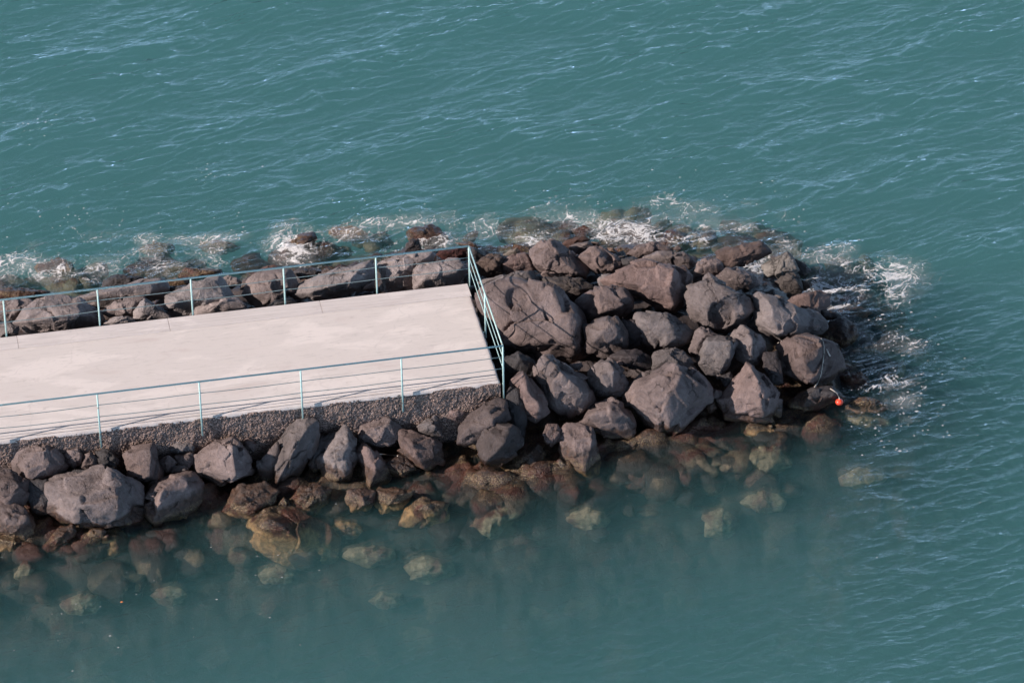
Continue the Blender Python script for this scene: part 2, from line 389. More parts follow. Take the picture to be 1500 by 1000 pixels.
('E',[(1095,190),(1190,170),(1225,300),(1235,400),(1150,410),(1090,300)],[],dict(tint='dark',back=.2),
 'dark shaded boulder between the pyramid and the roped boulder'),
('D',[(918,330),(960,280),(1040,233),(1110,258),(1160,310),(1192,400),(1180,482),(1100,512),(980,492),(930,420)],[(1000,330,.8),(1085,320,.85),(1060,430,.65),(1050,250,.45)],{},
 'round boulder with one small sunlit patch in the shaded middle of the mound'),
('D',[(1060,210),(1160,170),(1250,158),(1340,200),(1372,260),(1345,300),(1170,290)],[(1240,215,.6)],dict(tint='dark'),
 'dark domed boulder between the purplish boulder and the cracked brown one'),
('D',[(1112,250),(1150,243),(1165,265),(1130,280)],[],{},
 'tiny pale stone in the crevice beside the dark domed boulder'),
('D',[(522,340),(545,240),(610,210),(690,243),(800,320),(890,380),(952,490),(955,560),(800,645),(690,655),(620,560),(560,420)],
 [(600,228,.55),(725,340,.9),(650,390,.85),(752,430,.8),(860,480,.6)],dict(lev=6),
 'tall boulder with a sunlit flat top block, just below the huge slab'),
('D',[(772,270),(850,250),(868,280),(842,312),(790,303)],[],{},
 'small sunlit stone in the dark gap under the huge slab'),
('D',[(328,400),(430,318),(485,370),(562,470),(607,550),(602,620),(542,672),(480,680),(400,600),(345,500)],[(440,350,.5),(455,470,.85),(545,560,.85),(530,655,.45)],{},
 'leaning slab with a sloping smooth face beside the near railing corner post'),
('D',[(280,240),(390,178),(492,230),(532,262),(522,345),(440,400),(330,400),(285,340)],[(400,230,.5)],dict(tint='dark'),
 'dark boulder in the shade under the huge slab at the near corner'),
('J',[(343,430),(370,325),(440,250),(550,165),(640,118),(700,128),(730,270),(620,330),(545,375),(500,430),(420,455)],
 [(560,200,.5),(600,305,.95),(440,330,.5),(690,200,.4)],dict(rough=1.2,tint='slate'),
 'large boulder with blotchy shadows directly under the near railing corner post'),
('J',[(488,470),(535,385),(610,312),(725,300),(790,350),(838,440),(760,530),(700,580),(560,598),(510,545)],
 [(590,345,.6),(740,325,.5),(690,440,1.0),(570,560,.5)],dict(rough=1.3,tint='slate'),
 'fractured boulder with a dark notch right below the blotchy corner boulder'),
('J',[(695,140),(735,20),(800,60),(850,240),(842,430),(790,350),(735,280)],[],dict(tint='dark',back=.2),
 'tall dark boulder in deep shade between the corner boulder and the leaning slab'),
('D',[(848,710),(880,650),(960,570),(1080,528),(1140,558),(1202,610),(1235,690),(1250,790),(1160,810),(1050,790),(940,750)],[(960,635,.6),(1060,640,.72),(1180,660,.55),(1080,555,.45)],{},
 'grey dome rock at the water beside the bulky front boulder'),
('J',[(1098,400),(1140,350),(1210,318),(1330,340),(1362,450),(1387,560),(1372,650),(1347,720),(1260,692),(1160,622),(1112,540)],[(1250,560,.65),(1200,410,.55),(1330,420,.55),(1275,645,.6)],dict(rough=1.8),
 'upright tooth shaped boulder with a pitted top standing in the water'),
('J',[(983,380),(1010,308),(1080,308),(1112,360),(1090,432),(1040,468),(1000,432)],[],dict(rough=1.5),
 'small round stone beside the tooth shaped boulder'),
('J',[(1078,590),(1100,558),(1142,600),(1142,652),(1100,642)],[],dict(tint='pale',rough=1.5),
 'small pale barnacled stone at the foot of the tooth shaped boulder'),
('J',[(600,720),(700,640),(760,560),(820,470),(930,470),(980,560),(1042,640),(1052,705),(1000,762),(840,745),(700,770)],[(880,520,.5),(850,640,.5),(980,660,.45)],dict(tint='algae',rough=1.4,z=-1.62),
 'smooth brown rock with a golden lower edge between tooth boulder and corner boulder'),
('J',[(593,732),(660,688),(732,760),(682,778)],[],dict(tint='pale',rough=1.5,z=-1.47),
 'small pale golden stone at the corner of the smooth brown rock'),
('J',[(318,690),(400,620),(520,598),(602,620),(570,690),(480,735),(380,792),(338,762)],[(450,650,.5)],dict(tint='algae',rough=2,z=-1.6),
 'lumpy yellow barnacled rock in the water below the corner boulder'),
('J',[(58,320),(180,243),(212,270),(242,392),(170,398),(80,362)],[(182,320,.7),(120,300,.4)],{},
 'pinkish block under the gravel wall, second stone from the near corner'),
('J',[(253,200),(370,193),(418,220),(332,278),(280,262)],[(340,215,.5)],{},
 'small triangular stone stuck to the gravel wall near the corner'),
('J',[(612,150),(668,108),(684,160),(650,183)],[],dict(tint='pale'),
 'small pink stone on top of the boulder under the near corner post'),
('I',[(718,265),(800,243),(920,290),(1012,330),(1057,420),(1052,490),(960,550),(880,515),(790,462),(735,400)],[(830,355,.75),(895,510,.65),(930,310,.4)],{},
 'smooth boulder with a sharp vertical ridge under the pinkish block'),
('I',[(428,290),(460,220),(540,180),(640,163),(732,240),(732,295),(640,352),(590,372),(480,345)],[(600,260,.55),(640,205,.4),(500,260,.45)],dict(rough=2),
 'lumpy pinkish boulder wedged under the gravel wall beside a railing post'),
('I',[(413,405),(460,353),(500,368),(590,440),(652,520),(652,640),(572,692),(488,672),(458,560)],[(478,368,.5),(555,550,.95),(510,645,.75),(545,440,.65)],{},
 'tall prism shaped boulder with a flat sunlit side standing at the water'),
('I',[(133,470),(200,370),(290,300),(292,250),(340,233),(392,290),(403,380),(403,470),(372,605),(300,635),(168,615),(148,530)],[(260,420,.72),(330,560,.65),(350,340,.55)],dict(rough=2.2),
 'crusty pitted boulder beside the prism shaped boulder'),
('I',[(338,190),(380,148),(440,170),(467,210),(430,262),(390,242)],[(395,190,.6)],{},
 'small block at the top of the crusty pitted boulder'),
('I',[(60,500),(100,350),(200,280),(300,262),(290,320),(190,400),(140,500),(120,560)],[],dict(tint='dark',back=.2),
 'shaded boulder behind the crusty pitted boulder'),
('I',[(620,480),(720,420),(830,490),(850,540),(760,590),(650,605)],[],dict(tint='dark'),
 'flat dark slab in the shade beside the prism shaped boulder'),
('H',[(788,520),(798,380),(838,240),(900,150),(960,78),(1050,73),(1112,100),(1132,190),(1110,285),(1032,340),(1002,440),(900,525),(835,575)],[(960,275,.7),(940,335,.8),(1045,150,.45),(850,500,.65)],dict(lev=6),
 'tall leaning boulder touching the foot of the middle railing post'),
('H',[(685,390),(770,300),(830,240),(850,300),(810,380),(795,510),(740,535),(695,470)],[],dict(back=.15),
 'shaded stone behind the tall leaning boulder'),
('H',[(218,340),(310,288),(420,230),(512,203),(572,260),(655,370),(645,465),(530,510),(380,560),(300,492),(238,440)],[(510,262,.75),(530,470,.9),(370,380,.55)],dict(lev=6),
 'smooth pink faced boulder with a shaded flank, between two railing posts'),
('H',[(583,225),(620,203),(684,250),(652,312),(600,272)],[],dict(rough=1.6),
 'small knobbly stone under the gravel wall between two boulders'),
('G',[(1038,450),(1140,323),(1270,278),(1400,258),(1472,330),(1482,400),(1400,570),(1280,665),(1140,690),(1060,570)],[(1205,400,.95),(1155,600,.8),(1300,310,.55),(1395,370,.45)],dict(lev=6),
 'dark boulder with a bright knife edge ridge at the waterline'),
('G',[(338,460),(368,333),(520,310),(690,238),(780,238),(960,318),(1012,370),(1008,600),(982,628),(800,645),(600,645),(470,632),(358,560)],
 [(375,350,.4),(660,365,.7),(560,450,.8),(590,600,.65),(850,345,.75),(885,520,.9),(860,605,.65),(780,255,.35)],dict(lev=6,rough=1.5),
 'large broad boulder with a rough pitted front below the gravel wall'),
('G',[(83,160),(110,100),(200,60),(350,43),(400,110),(512,212),(470,255),(240,322),(160,292),(100,220)],[(200,200,.65),(260,285,.55),(375,200,.65),(330,75,.45)],dict(lev=6),
 'smooth slanted pinkish boulder tight under the gravel wall at the picture edge'),
('G',[(-60,260),(0,230),(60,238),(110,263),(207,320),(213,420),(160,503),(80,518),(0,465),(-60,400)],[(140,345,.72),(60,485,.65),(0,330,.6)],{},
 'light topped boulder cut by the picture edge below the slanted pinkish boulder'),
('G',[(458,140),(490,93),(570,88),(612,140),(602,197),(540,222),(478,190)],[],dict(rough=1.8),
 'rough knobbly stone under the gravel wall, next to the slanted pinkish boulder'),
('G',[(585,230),(620,130),(660,108),(713,150),(713,212),(640,245)],[],{},
 'smooth small stone between the knobbly stone and the dark round stone'),
('G',[(705,100),(790,93),(863,150),(853,222),(760,240),(712,180)],[],dict(tint='dark'),
 'dark round stone in the shade under the gravel wall'),
('G',[(903,120),(940,93),(1060,70),(1120,43),(1152,120),(1195,280),(1195,325),(1070,343),(960,302),(928,210)],[(1112,95,.7),(1108,280,.85),(960,270,.45),(950,125,.45)],{},
 'upright block with a flat sunlit face beside the smallest cube shaped stone'),
('G',[(1158,190),(1230,133),(1292,180),(1282,212),(1230,268),(1188,240)],[(1218,188,.75)],{},
 'small cube shaped stone with one bright corner'),
('G',[(1243,90),(1290,23),(1340,38),(1422,60),(1422,117),(1300,128)],[(1330,80,.55)],dict(rough=1.8),
 'crumbly small stone just below the gravel wall above the cube shaped stone'),
('G',[(1285,140),(1390,113),(1417,130),(1412,190),(1380,235),(1305,190)],[],{},
 'small pink wedge below the crumbly small stone'),
('G',[(1243,262),(1280,213),(1340,203),(1385,240),(1320,272)],[],{},
 'flat small stone resting on the knife edge boulder'),
('G',[(-50,500),(0,478),(60,528),(180,518),(243,590),(253,680),(200,755),(120,705),(-50,710)],[(70,580,.6),(180,600,.45),(140,675,.5)],{},
 'pink and brown boulder at the picture edge right above the water'),
('G',[(205,330),(340,310),(355,450),(335,565),(230,545),(208,430)],[],dict(tint='dark',back=.15),
 'dark shaded boulder between the light topped and the large broad boulder'),
('G',[(-40,720),(100,700),(192,750),(205,792),(120,855),(-40,865)],[],dict(tint='algae',z=-1.58,rough=1.5),
 'golden brown rock under water at the picture edge'),
('G',[(288,832),(370,740),(430,680),(530,638),(563,690),(503,772),(400,835)],[(460,720,.55)],dict(tint='brown',rough=2.2,z=-1.42),
 'striped brown rock with a pale edge under the large broad boulder'),
('G',[(450,870),(530,760),(560,690),(700,648),(850,663),(922,740),(932,830),(850,935),(700,972),(500,952)],[(700,700,.55),(850,720,.4)],dict(tint='algae',rough=1.6,z=-1.85),
 'wide rock with a crusty dry top and golden underwater skirt'),
('G',[(375,328),(470,258),(600,235),(695,240),(660,322),(520,335)],[],dict(tint='dark',back=.1),
 'shaded flat slab behind the large broad boulder'),
('H',[(428,750),(540,620),(550,560),(700,538),(822,590),(842,650),(760,742),(620,812),(478,797)],[(680,715,.55),(595,640,.55)],dict(tint='brown',rough=1.4,z=-1.42),
 'dark topped rock with golden underside awash in front of the pink faced boulder'),
('H',[(635,960),(660,870),(700,790),(760,743),(920,738),(1060,790),(1200,880),(1282,950),(1250,1080),(1100,1152),(850,1162),(680,1060)],[(800,815,.75),(860,830,.72),(1000,950,.6)],dict(tint='algae',rough=1.5,z=-2.05,lev=6),
 'largest submerged golden rock whose white crusted tip breaks the surface'),
('H',[(933,640),(1000,570),(1150,548),(1222,590),(1202,660),(1140,722),(1080,762),(958,742)],[],dict(tint='brown',rough=3,z=-1.47),
 'crumbled wet brown rock awash below the tall leaning boulder'),
('I',[(328,740),(350,690),(440,673),(540,700),(547,780),(480,842),(370,852)],[(455,740,.6),(470,800,.5)],dict(rough=1.5,z=-1.42),
 'pitted pink faced stone awash below the prism shaped boulder'),
('I',[(538,790),(560,690),(700,683),(842,690),(780,772),(720,832),(600,852)],[(690,740,.5)],dict(tint='algae',rough=1.5,z=-1.45),
 'dark flat rock with a yellow crust edge below the prism shaped boulder'),
('I',[(718,940),(790,830),(890,743),(940,770),(1083,800),(1083,900),(1000,940),(800,968)],[(915,790,.55),(990,850,.45)],dict(tint='algae',rough=1.4,z=-1.68),
 'triangular golden rock with a pale crested tip rising from the water'),
('H',[(170,880),(230,760),(330,655),(420,675),(435,760),(390,855),(290,925)],[],dict(tint='algae',rough=1.5,z=-1.85),
 'sloping golden rock under water beside the knife edge boulder'),
('H',[(828,700),(880,638),(922,680),(902,725)],[],dict(tint='brown',z=-1.45,rough=1.6),
 'small brown stone beside the crumbled wet brown rock'),
('Z',[(3440,3860),(3525,3760),(3700,3725),(3825,3760),(3700,3875),(3575,3990),(3475,3960)],[],dict(tint='pale',z=-2.35),
 'pale slab under water below the smooth brown rock'),
('Z',[(2960,4150),(3100,4075),(3310,4100),(3325,4200),(3150,4265),(3025,4240)],[],dict(tint='pale',z=-2.5),
 'pale oval rock under water, standing alone off the shore'),
('Z',[(2700,4400),(2800,4330),(2940,4350),(2950,4425),(2800,4465)],[],dict(tint='pale',z=-2.9),
 'faint round rock deep under water below the pale oval rock'),
('Z',[(5350,3400),(5425,3300),(5700,3275),(5800,3400),(5650,3475),(5425,3475)],[],dict(tint='pale',z=-2.5),
 'pale rock under water in front of the golden algae rock'),
('Z',[(4825,3500),(4925,3400),(5075,3400),(5150,3500),(5050,3600),(4875,3600)],[],dict(tint='weed',z=-2.4),
 'pinkish rock under water below the bulky front boulder'),
('Z',[(5150,3775),(5300,3725),(5425,3850),(5300,3950),(5175,3925)],[],dict(tint='pale',z=-3.0),
 'faint rock deep under water far in front of the pyramid boulder'),
('C',[(980,300),(1010,210),(1090,203),(1192,270),(1150,312),(1050,332)],[],dict(tint='pale',z=-2.0),
 'yellowish rock under water just beyond the swirl of foam'),
('F',[(1308,200),(1370,158),(1422,210),(1402,282),(1330,272)],[],dict(tint='pale',z=-2.4),
 'pale rock under water beyond the scattered foam flecks'),
('Z',[(90,4225),(175,4100),(250,4150),(225,4250),(125,4285)],[],dict(tint='pale',z=-2.0),
 'small pale rock under water at the lower picture edge'),
('K',[(370,210),(430,180),(520,230),(565,300),(500,342),(420,295)],[],dict(tint='brown',z=-1.7),
 'brown rock under water beyond the far railing near the picture edge'),
('L',[(798,190),(850,130),(960,60),(1050,45),(1073,90),(1040,150),(960,210),(850,262)],[],dict(tint='red',z=-1.5),
 'pinkish boulder washed over by white foam beyond the far railing'),
('M',[(590,150),(640,115),(760,108),(830,130),(883,190),(840,255),(740,272),(660,245),(600,205)],[],dict(tint='brown',z=-1.5,rough=1.5),
 'wet brown boulder streaked with foam behind the last far railing bay'),
('M',[(562,295),(580,230),(620,200),(660,203),(684,270),(640,300)],[(620,230,.5)],dict(tint='dark'),
 'black block in front of the foam streaked wet brown boulder'),
('M',[(930,228),(1050,223),(1140,258),(1183,302),(1120,315),(1040,280)],[],dict(tint='red',z=-1.5),
 'flat rust coloured rock awash behind the far railing corner'),
('M',[(798,315),(830,288),(1012,262),(1015,325),(960,350),(880,355)],[],dict(tint='weed',rough=2.5),
 'rock covered with rusty red weed inside the far railing corner'),
('M',[(1035,150),(1120,123),(1182,160),(1232,200),(1160,225),(1080,195)],[],dict(tint='pale',z=-2.0),
 'yellow green rock under water beyond the railing corner'),
('L',[(65,350),(110,310),(200,315),(370,330),(355,375),(180,390),(78,388)],[],dict(tint='red',z=-1.5),
 'pink rock with foam crust right beyond the far railing'),
('L',[(890,345),(960,313),(1100,338),(1125,372),(950,392)],[],dict(tint='dark'),
 'dark wet block above the long smooth boulder beyond the far railing'),
('L',[(-50,520),(50,480),(130,430),(240,393),(340,383),(385,420),(465,525),(380,645),(160,690),(-10,690)],[(335,405,.25),(250,480,.55),(385,520,.55),(60,560,.55)],dict(lev=6),
 'large brown hump with small pits behind the third far railing post'),
('L',[(170,650),(185,600),(300,560),(370,538),(480,528),(548,580),(545,620),(400,650),(200,680)],[(380,560,.5),(310,590,.45)],{},
 'folded dark ledge at the deck edge in front of the large brown hump'),
('L',[(528,510),(590,400),(640,350),(730,328),(860,328),(942,440),(900,475),(855,510),(740,605),(650,615),(590,562)],[(740,430,.5),(760,560,.55),(640,480,.45),(850,370,.4)],dict(dents=[(795,450,55,.3)]),
 'pointed grey boulder with a dark notch behind the fourth far railing post'),
('L',[(690,620),(760,545),(880,535),(930,575),(870,610)],[],dict(tint='dark'),
 'low shaded stone at the deck edge beside the pointed grey boulder'),
('L',[(868,500),(950,440),(1050,390),(1280,350),(1400,290),(1470,258),(1492,300),(1485,400),(1412,475),(1280,505),(1100,550),(1000,530),(920,525)],[(1050,415,.4),(1390,325,.5),(1285,420,.62),(1050,485,.52),(1440,290,.35)],dict(lev=6),
 'longest smooth boulder lying along the deck behind the far railing'),
('L',[(1085,352),(1150,308),(1205,328),(1215,362),(1130,380)],[],dict(tint='red'),
 'small pink stone behind the longest smooth boulder'),
('L',[(335,390),(430,373),(500,390),(523,430),(425,465)],[],{},
 'small grey ledge on the shoulder of the large brown hump'),
('L',[(508,470),(530,400),(560,380),(625,368),(595,425),(560,475)],[],dict(tint='red'),
 'rusty stone leaning on the pointed grey boulder'),
('L',[(618,335),(700,300),(760,288),(805,315),(700,348)],[],dict(tint='red'),
 'dark reddish stone at the sea behind the pointed grey boulder'),
('M',[(358,400),(480,340),(620,308),(760,293),(783,320),(745,380),(660,400),(640,450),(633,575),(450,600),(438,480)],[(430,410,.52),(640,345,.4),(480,500,.52),(720,335,.35)],dict(lev=6),
 'pale boulder with a slanting flat top beside the fifth far railing post'),
('M',[(628,440),(690,390),(860,363),(950,348),(1012,390),(1023,440),(955,525),(800,570),(638,578)],[(690,398,.42),(760,450,.62),(700,515,.62),(965,420,.52)],{},
 'rounded grey brown boulder in the last bay inside the far railing corner'),
('M',[(305,335),(350,303),(405,310),(375,340)],[],dict(tint='dark'),
 'small black stone near the top of the fifth far railing post'),
('M',[(255,570),(280,530),(345,500),(345,560)],[],{},
 'small stone in shade at the foot of the fifth far railing post'),
('K',[(128,650),(200,570),(310,473),(420,468),(560,488),(612,560),(705,590),(745,640),(700,700),(500,735),(240,755),(148,700)],[(300,488,.35),(225,660,.45),(610,600,.52),(450,600,.62)],dict(lev=6),
 'large triangular boulder with a broad flat face between first two far railing posts'),
('K',[(-40,600),(0,510),(120,488),(200,488),(245,530),(150,625),(60,655),(0,650)],[],dict(rough=1.8),
 'rough shaded boulder by the first far railing post at the picture edge'),
('K',[(-20,680),(70,668),(135,690),(128,750),(0,770)],[],{},
 'low stone at the deck edge by the first far railing post'),
('K',[(553,490),(620,460),(740,428),(920,400),(1080,370),(1120,338),(1190,348),(1232,430),(1222,475),(1100,485),(880,500),(740,555),(640,535)],[(1105,395,.65),(900,430,.52),(700,470,.52),(1095,460,.5)],dict(lev=6),
 'long orange brown boulder behind the second far railing post'),
('K',[(738,412),(770,350),(850,318),(1000,323),(1053,345),(960,380),(860,405)],[],dict(tint='dark',rough=2),
 'black ribbed rock at the sea above the long orange brown boulder'),
('K',[(735,590),(850,510),(970,478),(1065,478),(1010,560),(985,615),(830,620)],[],{},
 'smooth grey stone next to the second far railing post'),
('K',[(975,600),(1060,488),(1110,530),(1222,600),(1245,630),(1000,665)],[(1062,505,.55),(1050,600,.5)],{},
 'angular stone with a dark flank midway between second and third far posts'),
('K',[(760,670),(850,615),(960,620),(1000,660),(880,680)],[],{},
 'half hidden stone at the deck edge below the smooth grey stone'),
('K',[(-20,420),(80,408),(190,418),(355,430),(335,470),(150,490),(-20,488)],[],dict(tint='brown',rough=1.6,z=-1.42),
 'dark brown flat rock along the surf at the picture edge'),
('K',[(1228,400),(1380,388),(1375,432),(1240,450)],[],dict(tint='dark'),
 'dark stone behind the third far railing post'),
('K',[(1188,350),(1300,340),(1392,345),(1385,388),(1240,398)],[],dict(tint='orange',z=-1.4),
 'tan stone at the surf behind the third far railing post'),
('Z',[(722, 4425), (695, 4485), (590, 4504), (483, 4486), (437, 4425), (503, 4376), (590, 4357), (706, 4359)],[],dict(tint='pale',z=-2.3,back=.5),
 'dim rock under water below the small pale rock at the lower picture edge'),
('Z',[(1366, 4360), (1331, 4404), (1250, 4440), (1161, 4408), (1108, 4360), (1161, 4312), (1250, 4288), (1328, 4318)],[],dict(tint='pale',z=-2.3,back=.5),
 'dim rock under water between the orange leaf and the largest golden rock'),
('Z',[(2158, 4210), (2126, 4261), (2025, 4274), (1928, 4259), (1890, 4210), (1949, 4172), (2025, 4141), (2118, 4164)],[],dict(tint='pale',z=-2.35,back=.5),
 'dim rock under water touching the skirt of the largest golden rock'),
('Z',[(2906, 4075), (2840, 4115), (2725, 4152), (2588, 4123), (2515, 4075), (2568, 4020), (2725, 4002), (2884, 4019)],[],dict(tint='pale',z=-2.1,back=.5),
 'long dim streaky rock under water below the triangular golden rock'),
('Z',[(2660, 3875), (2630, 3928), (2500, 3942), (2364, 3931), (2312, 3875), (2400, 3834), (2500, 3816), (2605, 3832)],[],dict(tint='algae',z=-1.95,back=.5),
 'brownish rock under shallow water below the pitted pink faced stone'),
('Z',[(1787, 3875), (1731, 3915), (1650, 3936), (1573, 3913), (1533, 3875), (1571, 3835), (1650, 3820), (1735, 3832)],[],dict(tint='weed',z=-1.9,back=.5),
 'dark red weedy patch of rock under water beside the sloping golden rock'),
('Z',[(4871, 3525), (4834, 3596), (4700, 3618), (4565, 3597), (4513, 3525), (4562, 3452), (4700, 3432), (4803, 3470)],[],dict(tint='weed',z=-1.95,back=.5),
 'dark red weedy rock under water off the tooth shaped boulder'),
('Z',[(4465, 3800), (4421, 3856), (4300, 3878), (4194, 3849), (4143, 3800), (4207, 3757), (4300, 3724), (4406, 3750)],[],dict(tint='pale',z=-2.5,back=.5),
 'dim rock under water between the pale slab and the pinkish rock'),
('Z',[(5117, 3475), (5076, 3516), (5000, 3552), (4895, 3532), (4892, 3475), (4901, 3422), (5000, 3409), (5078, 3433)],[],dict(tint='weed',z=-2.0,back=.5),
 'reddish weedy rock under water below the rough golden rock'),
('Z',[(5753, 3675), (5729, 3735), (5600, 3763), (5502, 3721), (5427, 3675), (5502, 3629), (5600, 3591), (5710, 3623)],[],dict(tint='pale',z=-2.7,back=.5),
 'dim rock under water below the pale rock in front of the golden algae'),
('Z',[(6498, 3500), (6447, 3557), (6310, 3568), (6172, 3557), (6156, 3500), (6211, 3459), (6310, 3429), (6407, 3460)],[],dict(tint='pale',z=-2.7,back=.5),
 'dim rock under water below the pale greenish rock near the float'),
('Z',[(6630, 2740), (6600, 2793), (6500, 2821), (6409, 2788), (6378, 2740), (6383, 2678), (6500, 2667), (6620, 2676)],[],dict(tint='pale',z=-2.0,back=.5),
 'dim tan rock under the foam flecks near the roped boulder'),
('Z',[(7373, 2500), (7282, 2566), (7150, 2596), (7011, 2569), (6945, 2500), (7007, 2429), (7150, 2400), (7294, 2428)],[],dict(tint='pale',z=-2.9,back=.5),
 'faint rock under deep water farthest out beyond the tip'),
('Z',[(6211, 2350), (6158, 2398), (6075, 2417), (5986, 2402), (5969, 2350), (5998, 2305), (6075, 2270), (6158, 2301)],[],dict(tint='weed',z=-1.7,back=.5),
 'dark weedy rock under shallow water between the splash and the roped boulder'),
('Z',[(3354, 1650), (3299, 1678), (3225, 1697), (3133, 1685), (3120, 1650), (3132, 1614), (3225, 1599), (3300, 1621)],[],dict(tint='pale',z=-1.95,back=.5),
 'greenish rock under water beyond the foam streaked boulder'),
('Z',[(2693, 1710), (2645, 1751), (2550, 1772), (2459, 1749), (2403, 1710), (2445, 1665), (2550, 1662), (2631, 1675)],[],dict(tint='brown',z=-1.7,back=.5),
 'brown rock under water between two foam washed boulders beyond the railing'),
('Z',[(464, 1960), (438, 1996), (350, 2000), (275, 1991), (239, 1960), (279, 1931), (350, 1918), (421, 1931)],[],dict(tint='orange',z=-1.65,back=.5),
 'orange tinted rock under the surf at the picture edge'),
('Z',[(1280, 1825), (1250, 1861), (1150, 1870), (1058, 1858), (1000, 1825), (1070, 1796), (1150, 1775), (1255, 1788)],[],dict(tint='pale',z=-1.8,back=.5),
 'pale rock under water behind the second far railing bay'),
('Z',[(1754, 1810), (1706, 1841), (1600, 1864), (1494, 1841), (1453, 1810), (1486, 1776), (1600, 1758), (1700, 1780)],[],dict(tint='pale',z=-1.9,back=.5),
 'greenish pale rock under water behind the third far railing bay'),
('Z',[(5719, 1760), (5684, 1792), (5600, 1815), (5512, 1794), (5457, 1760), (5521, 1730), (5600, 1714), (5694, 1724)],[],dict(tint='pale',z=-1.9,back=.5),
 'greenish rock under water behind the tan angular boulder'),
]
# ------------------------------------------------------------------ shore line (photo pixels on the water plane) and the mound profile
SHORE_PX = [(-300,850),(0,795),(130,775),(300,738),(470,712),(640,690),(720,712),(820,690),(900,660),(1000,640),(1150,620),(1215,600),(1255,520),(1240,440),
            (1200,385),(1110,345),(1000,335),(880,325),(740,330),(600,335),(470,355),(330,375),(180,395),(0,410),(-300,450)]
SHORE = np.array([on_plane(x, y, WATER)[:2] for x, y in SHORE_PX])
SHORE = np.concatenate([[[-60, SHORE[0, 1]]], SHORE, [[-60, SHORE[-1, 1]]]])
def shore_dist(XY):
    """signed distance, positive inside the breakwater"""
    A = SHORE; B = np.roll(SHORE, -1, 0)
    d = np.full(len(XY), 1e9); ins = np.zeros(len(XY), bool)
    for a, b in zip(A, B):
        ab = b-a; t = np.clip(((XY-a)@ab)/(ab@ab), 0, 1)
        d = np.minimum(d, np.linalg.norm(XY-(a+t[:, None]*ab), axis=1))
        c = ((a[1] > XY[:, 1]) != (b[1] > XY[:, 1]))
        if abs(b[1]-a[1]) > 1e-9:
            xi = (b[0]-a[0])*(XY[:, 1]-a[1])/(b[1]-a[1]) + a[0]
            ins ^= c & (XY[:, 0] < xi)
    return np.where(ins, d, -d)
def mound(XY):
    d = shore_dist(XY)
    up = np.where(d > 0, 1.32*(1-np.exp(-d*.95)), 0)
    dn = np.where(d < 0, np.minimum(-d, 2.0)*.32 + np.maximum(-d-2.0, 0)*.95, 0)
    return WATER + up - np.minimum(dn, 9.0)

# ------------------------------------------------------------------ seabed and rubble core: one sheet
def axis(lo, hi, step, far):
    core = np.arange(lo, hi+1e-6, step); ext = []
    s = step; x = hi
    while x < far: s *= 1.35; x += s; ext.append(x)
    ext2 = []; s = step; x = lo
    while x > -far: s *= 1.35; x -= s; ext2.append(x)
    return np.concatenate([ext2[::-1], core, ext])
def grid(xs, ys):
    X, Y = np.meshgrid(xs, ys); nx, ny = len(xs), len(ys)
    i = np.arange(nx*ny).reshape(ny, nx)
    F = np.stack([i[:-1, :-1].ravel(), i[:-1, 1:].ravel(), i[1:, 1:].ravel(), i[1:, :-1].ravel()], 1)
    return X.ravel(), Y.ravel(), F
xs = axis(-14, 14, .10, 420); ys = axis(-13, 14, .10, 420)
X, Y, F = grid(xs, ys); P2 = np.stack([X, Y], 1)
def bed(XY):
    d = shore_dist(XY)
    near_side = 1-smooth(1.0, 3.0, XY[:, 1])
    return mound(XY) - .30 + .14*near_side*np.exp(-((d-.1)/.5)**2) - .65*np.maximum(smooth(-.1, 1.0, d), 1-near_side)
Zs = bed(P2)
P3 = np.stack([X, Y, np.zeros_like(X)], 1)
near = (np.abs(X) < 30) & (np.abs(Y) < 30)
Pw = P3[near] + .15*np.stack([noise3(P3[near]*1.9, 8), noise3(P3[near]*1.9+5, 9), 0*X[near]], 1)
d1, d2, idv = worley(Pw*1.5, 3); e1, e2, ide = worley(Pw*3.3, 5)
f1, g1 = facets(Pw*2.6, 12)
lump = .26*np.clip(1-d1*1.25, 0, 1)**.6 + .16*(idv-.3) + .13*np.clip(1-e1*1.2, 0, 1)**.7 + .10*f1 + .03*fbm(P3[near]*6, 3)
sd = shore_dist(P2[near])
Zs[near] += lump*(.20+.50*smooth(-5.5, -2.0, sd)+.30*smooth(-.6, .2, sd)) - .12 - .28*smooth(-.3, -1.2, sd)
Zs = np.where((X < .1) & (Y > -.02) & (Y < 4.05), np.minimum(Zs, -.75), Zs)
tag(mesh_np('seabed', np.stack([X, Y, Zs], 1), F, rock_mat('seabed_rubble', (.070, .056, .054), (.034, .028, .028), low=(.040, .034, .025), bed=True)), kind='structure')

# ------------------------------------------------------------------ boulders
_ico = {}
def ico(level):
    if level not in _ico:
        bm = bmesh.new(); bmesh.ops.create_icosphere(bm, subdivisions=level, radius=1)
        V = np.array([v.co[:] for v in bm.verts]); F = np.array([[v.index for v in f.verts] for f in bm.faces]); bm.free()
        _ico[level] = (V/np.linalg.norm(V, axis=1)[:, None], F)
    return _ico[level]
def hull_planes(pts):
    bm = bmesh.new()
    for p in pts: bm.verts.new(p)
    r = bmesh.ops.convex_hull(bm, input=bm.verts[:])
    bm.normal_update(); N = []; H = []
    for f in bm.faces:
        n = np.array(f.normal[:]); c = np.array(f.verts[0].co[:]); h = n@c
        if np.linalg.norm(n) < .5: continue
        if h < 0: n, h = -n, -h
        if h < 1e-4: continue
        for n2, h2 in zip(N, H):
            if n@n2 > .988: break
        else: N.append(n); H.append(h)
    bm.free()
    return np.array(N), np.array(H)
BASIS = np.stack([RT, UP, -FW])                  # rows: view right, view up, towards the viewer
BVH = {}
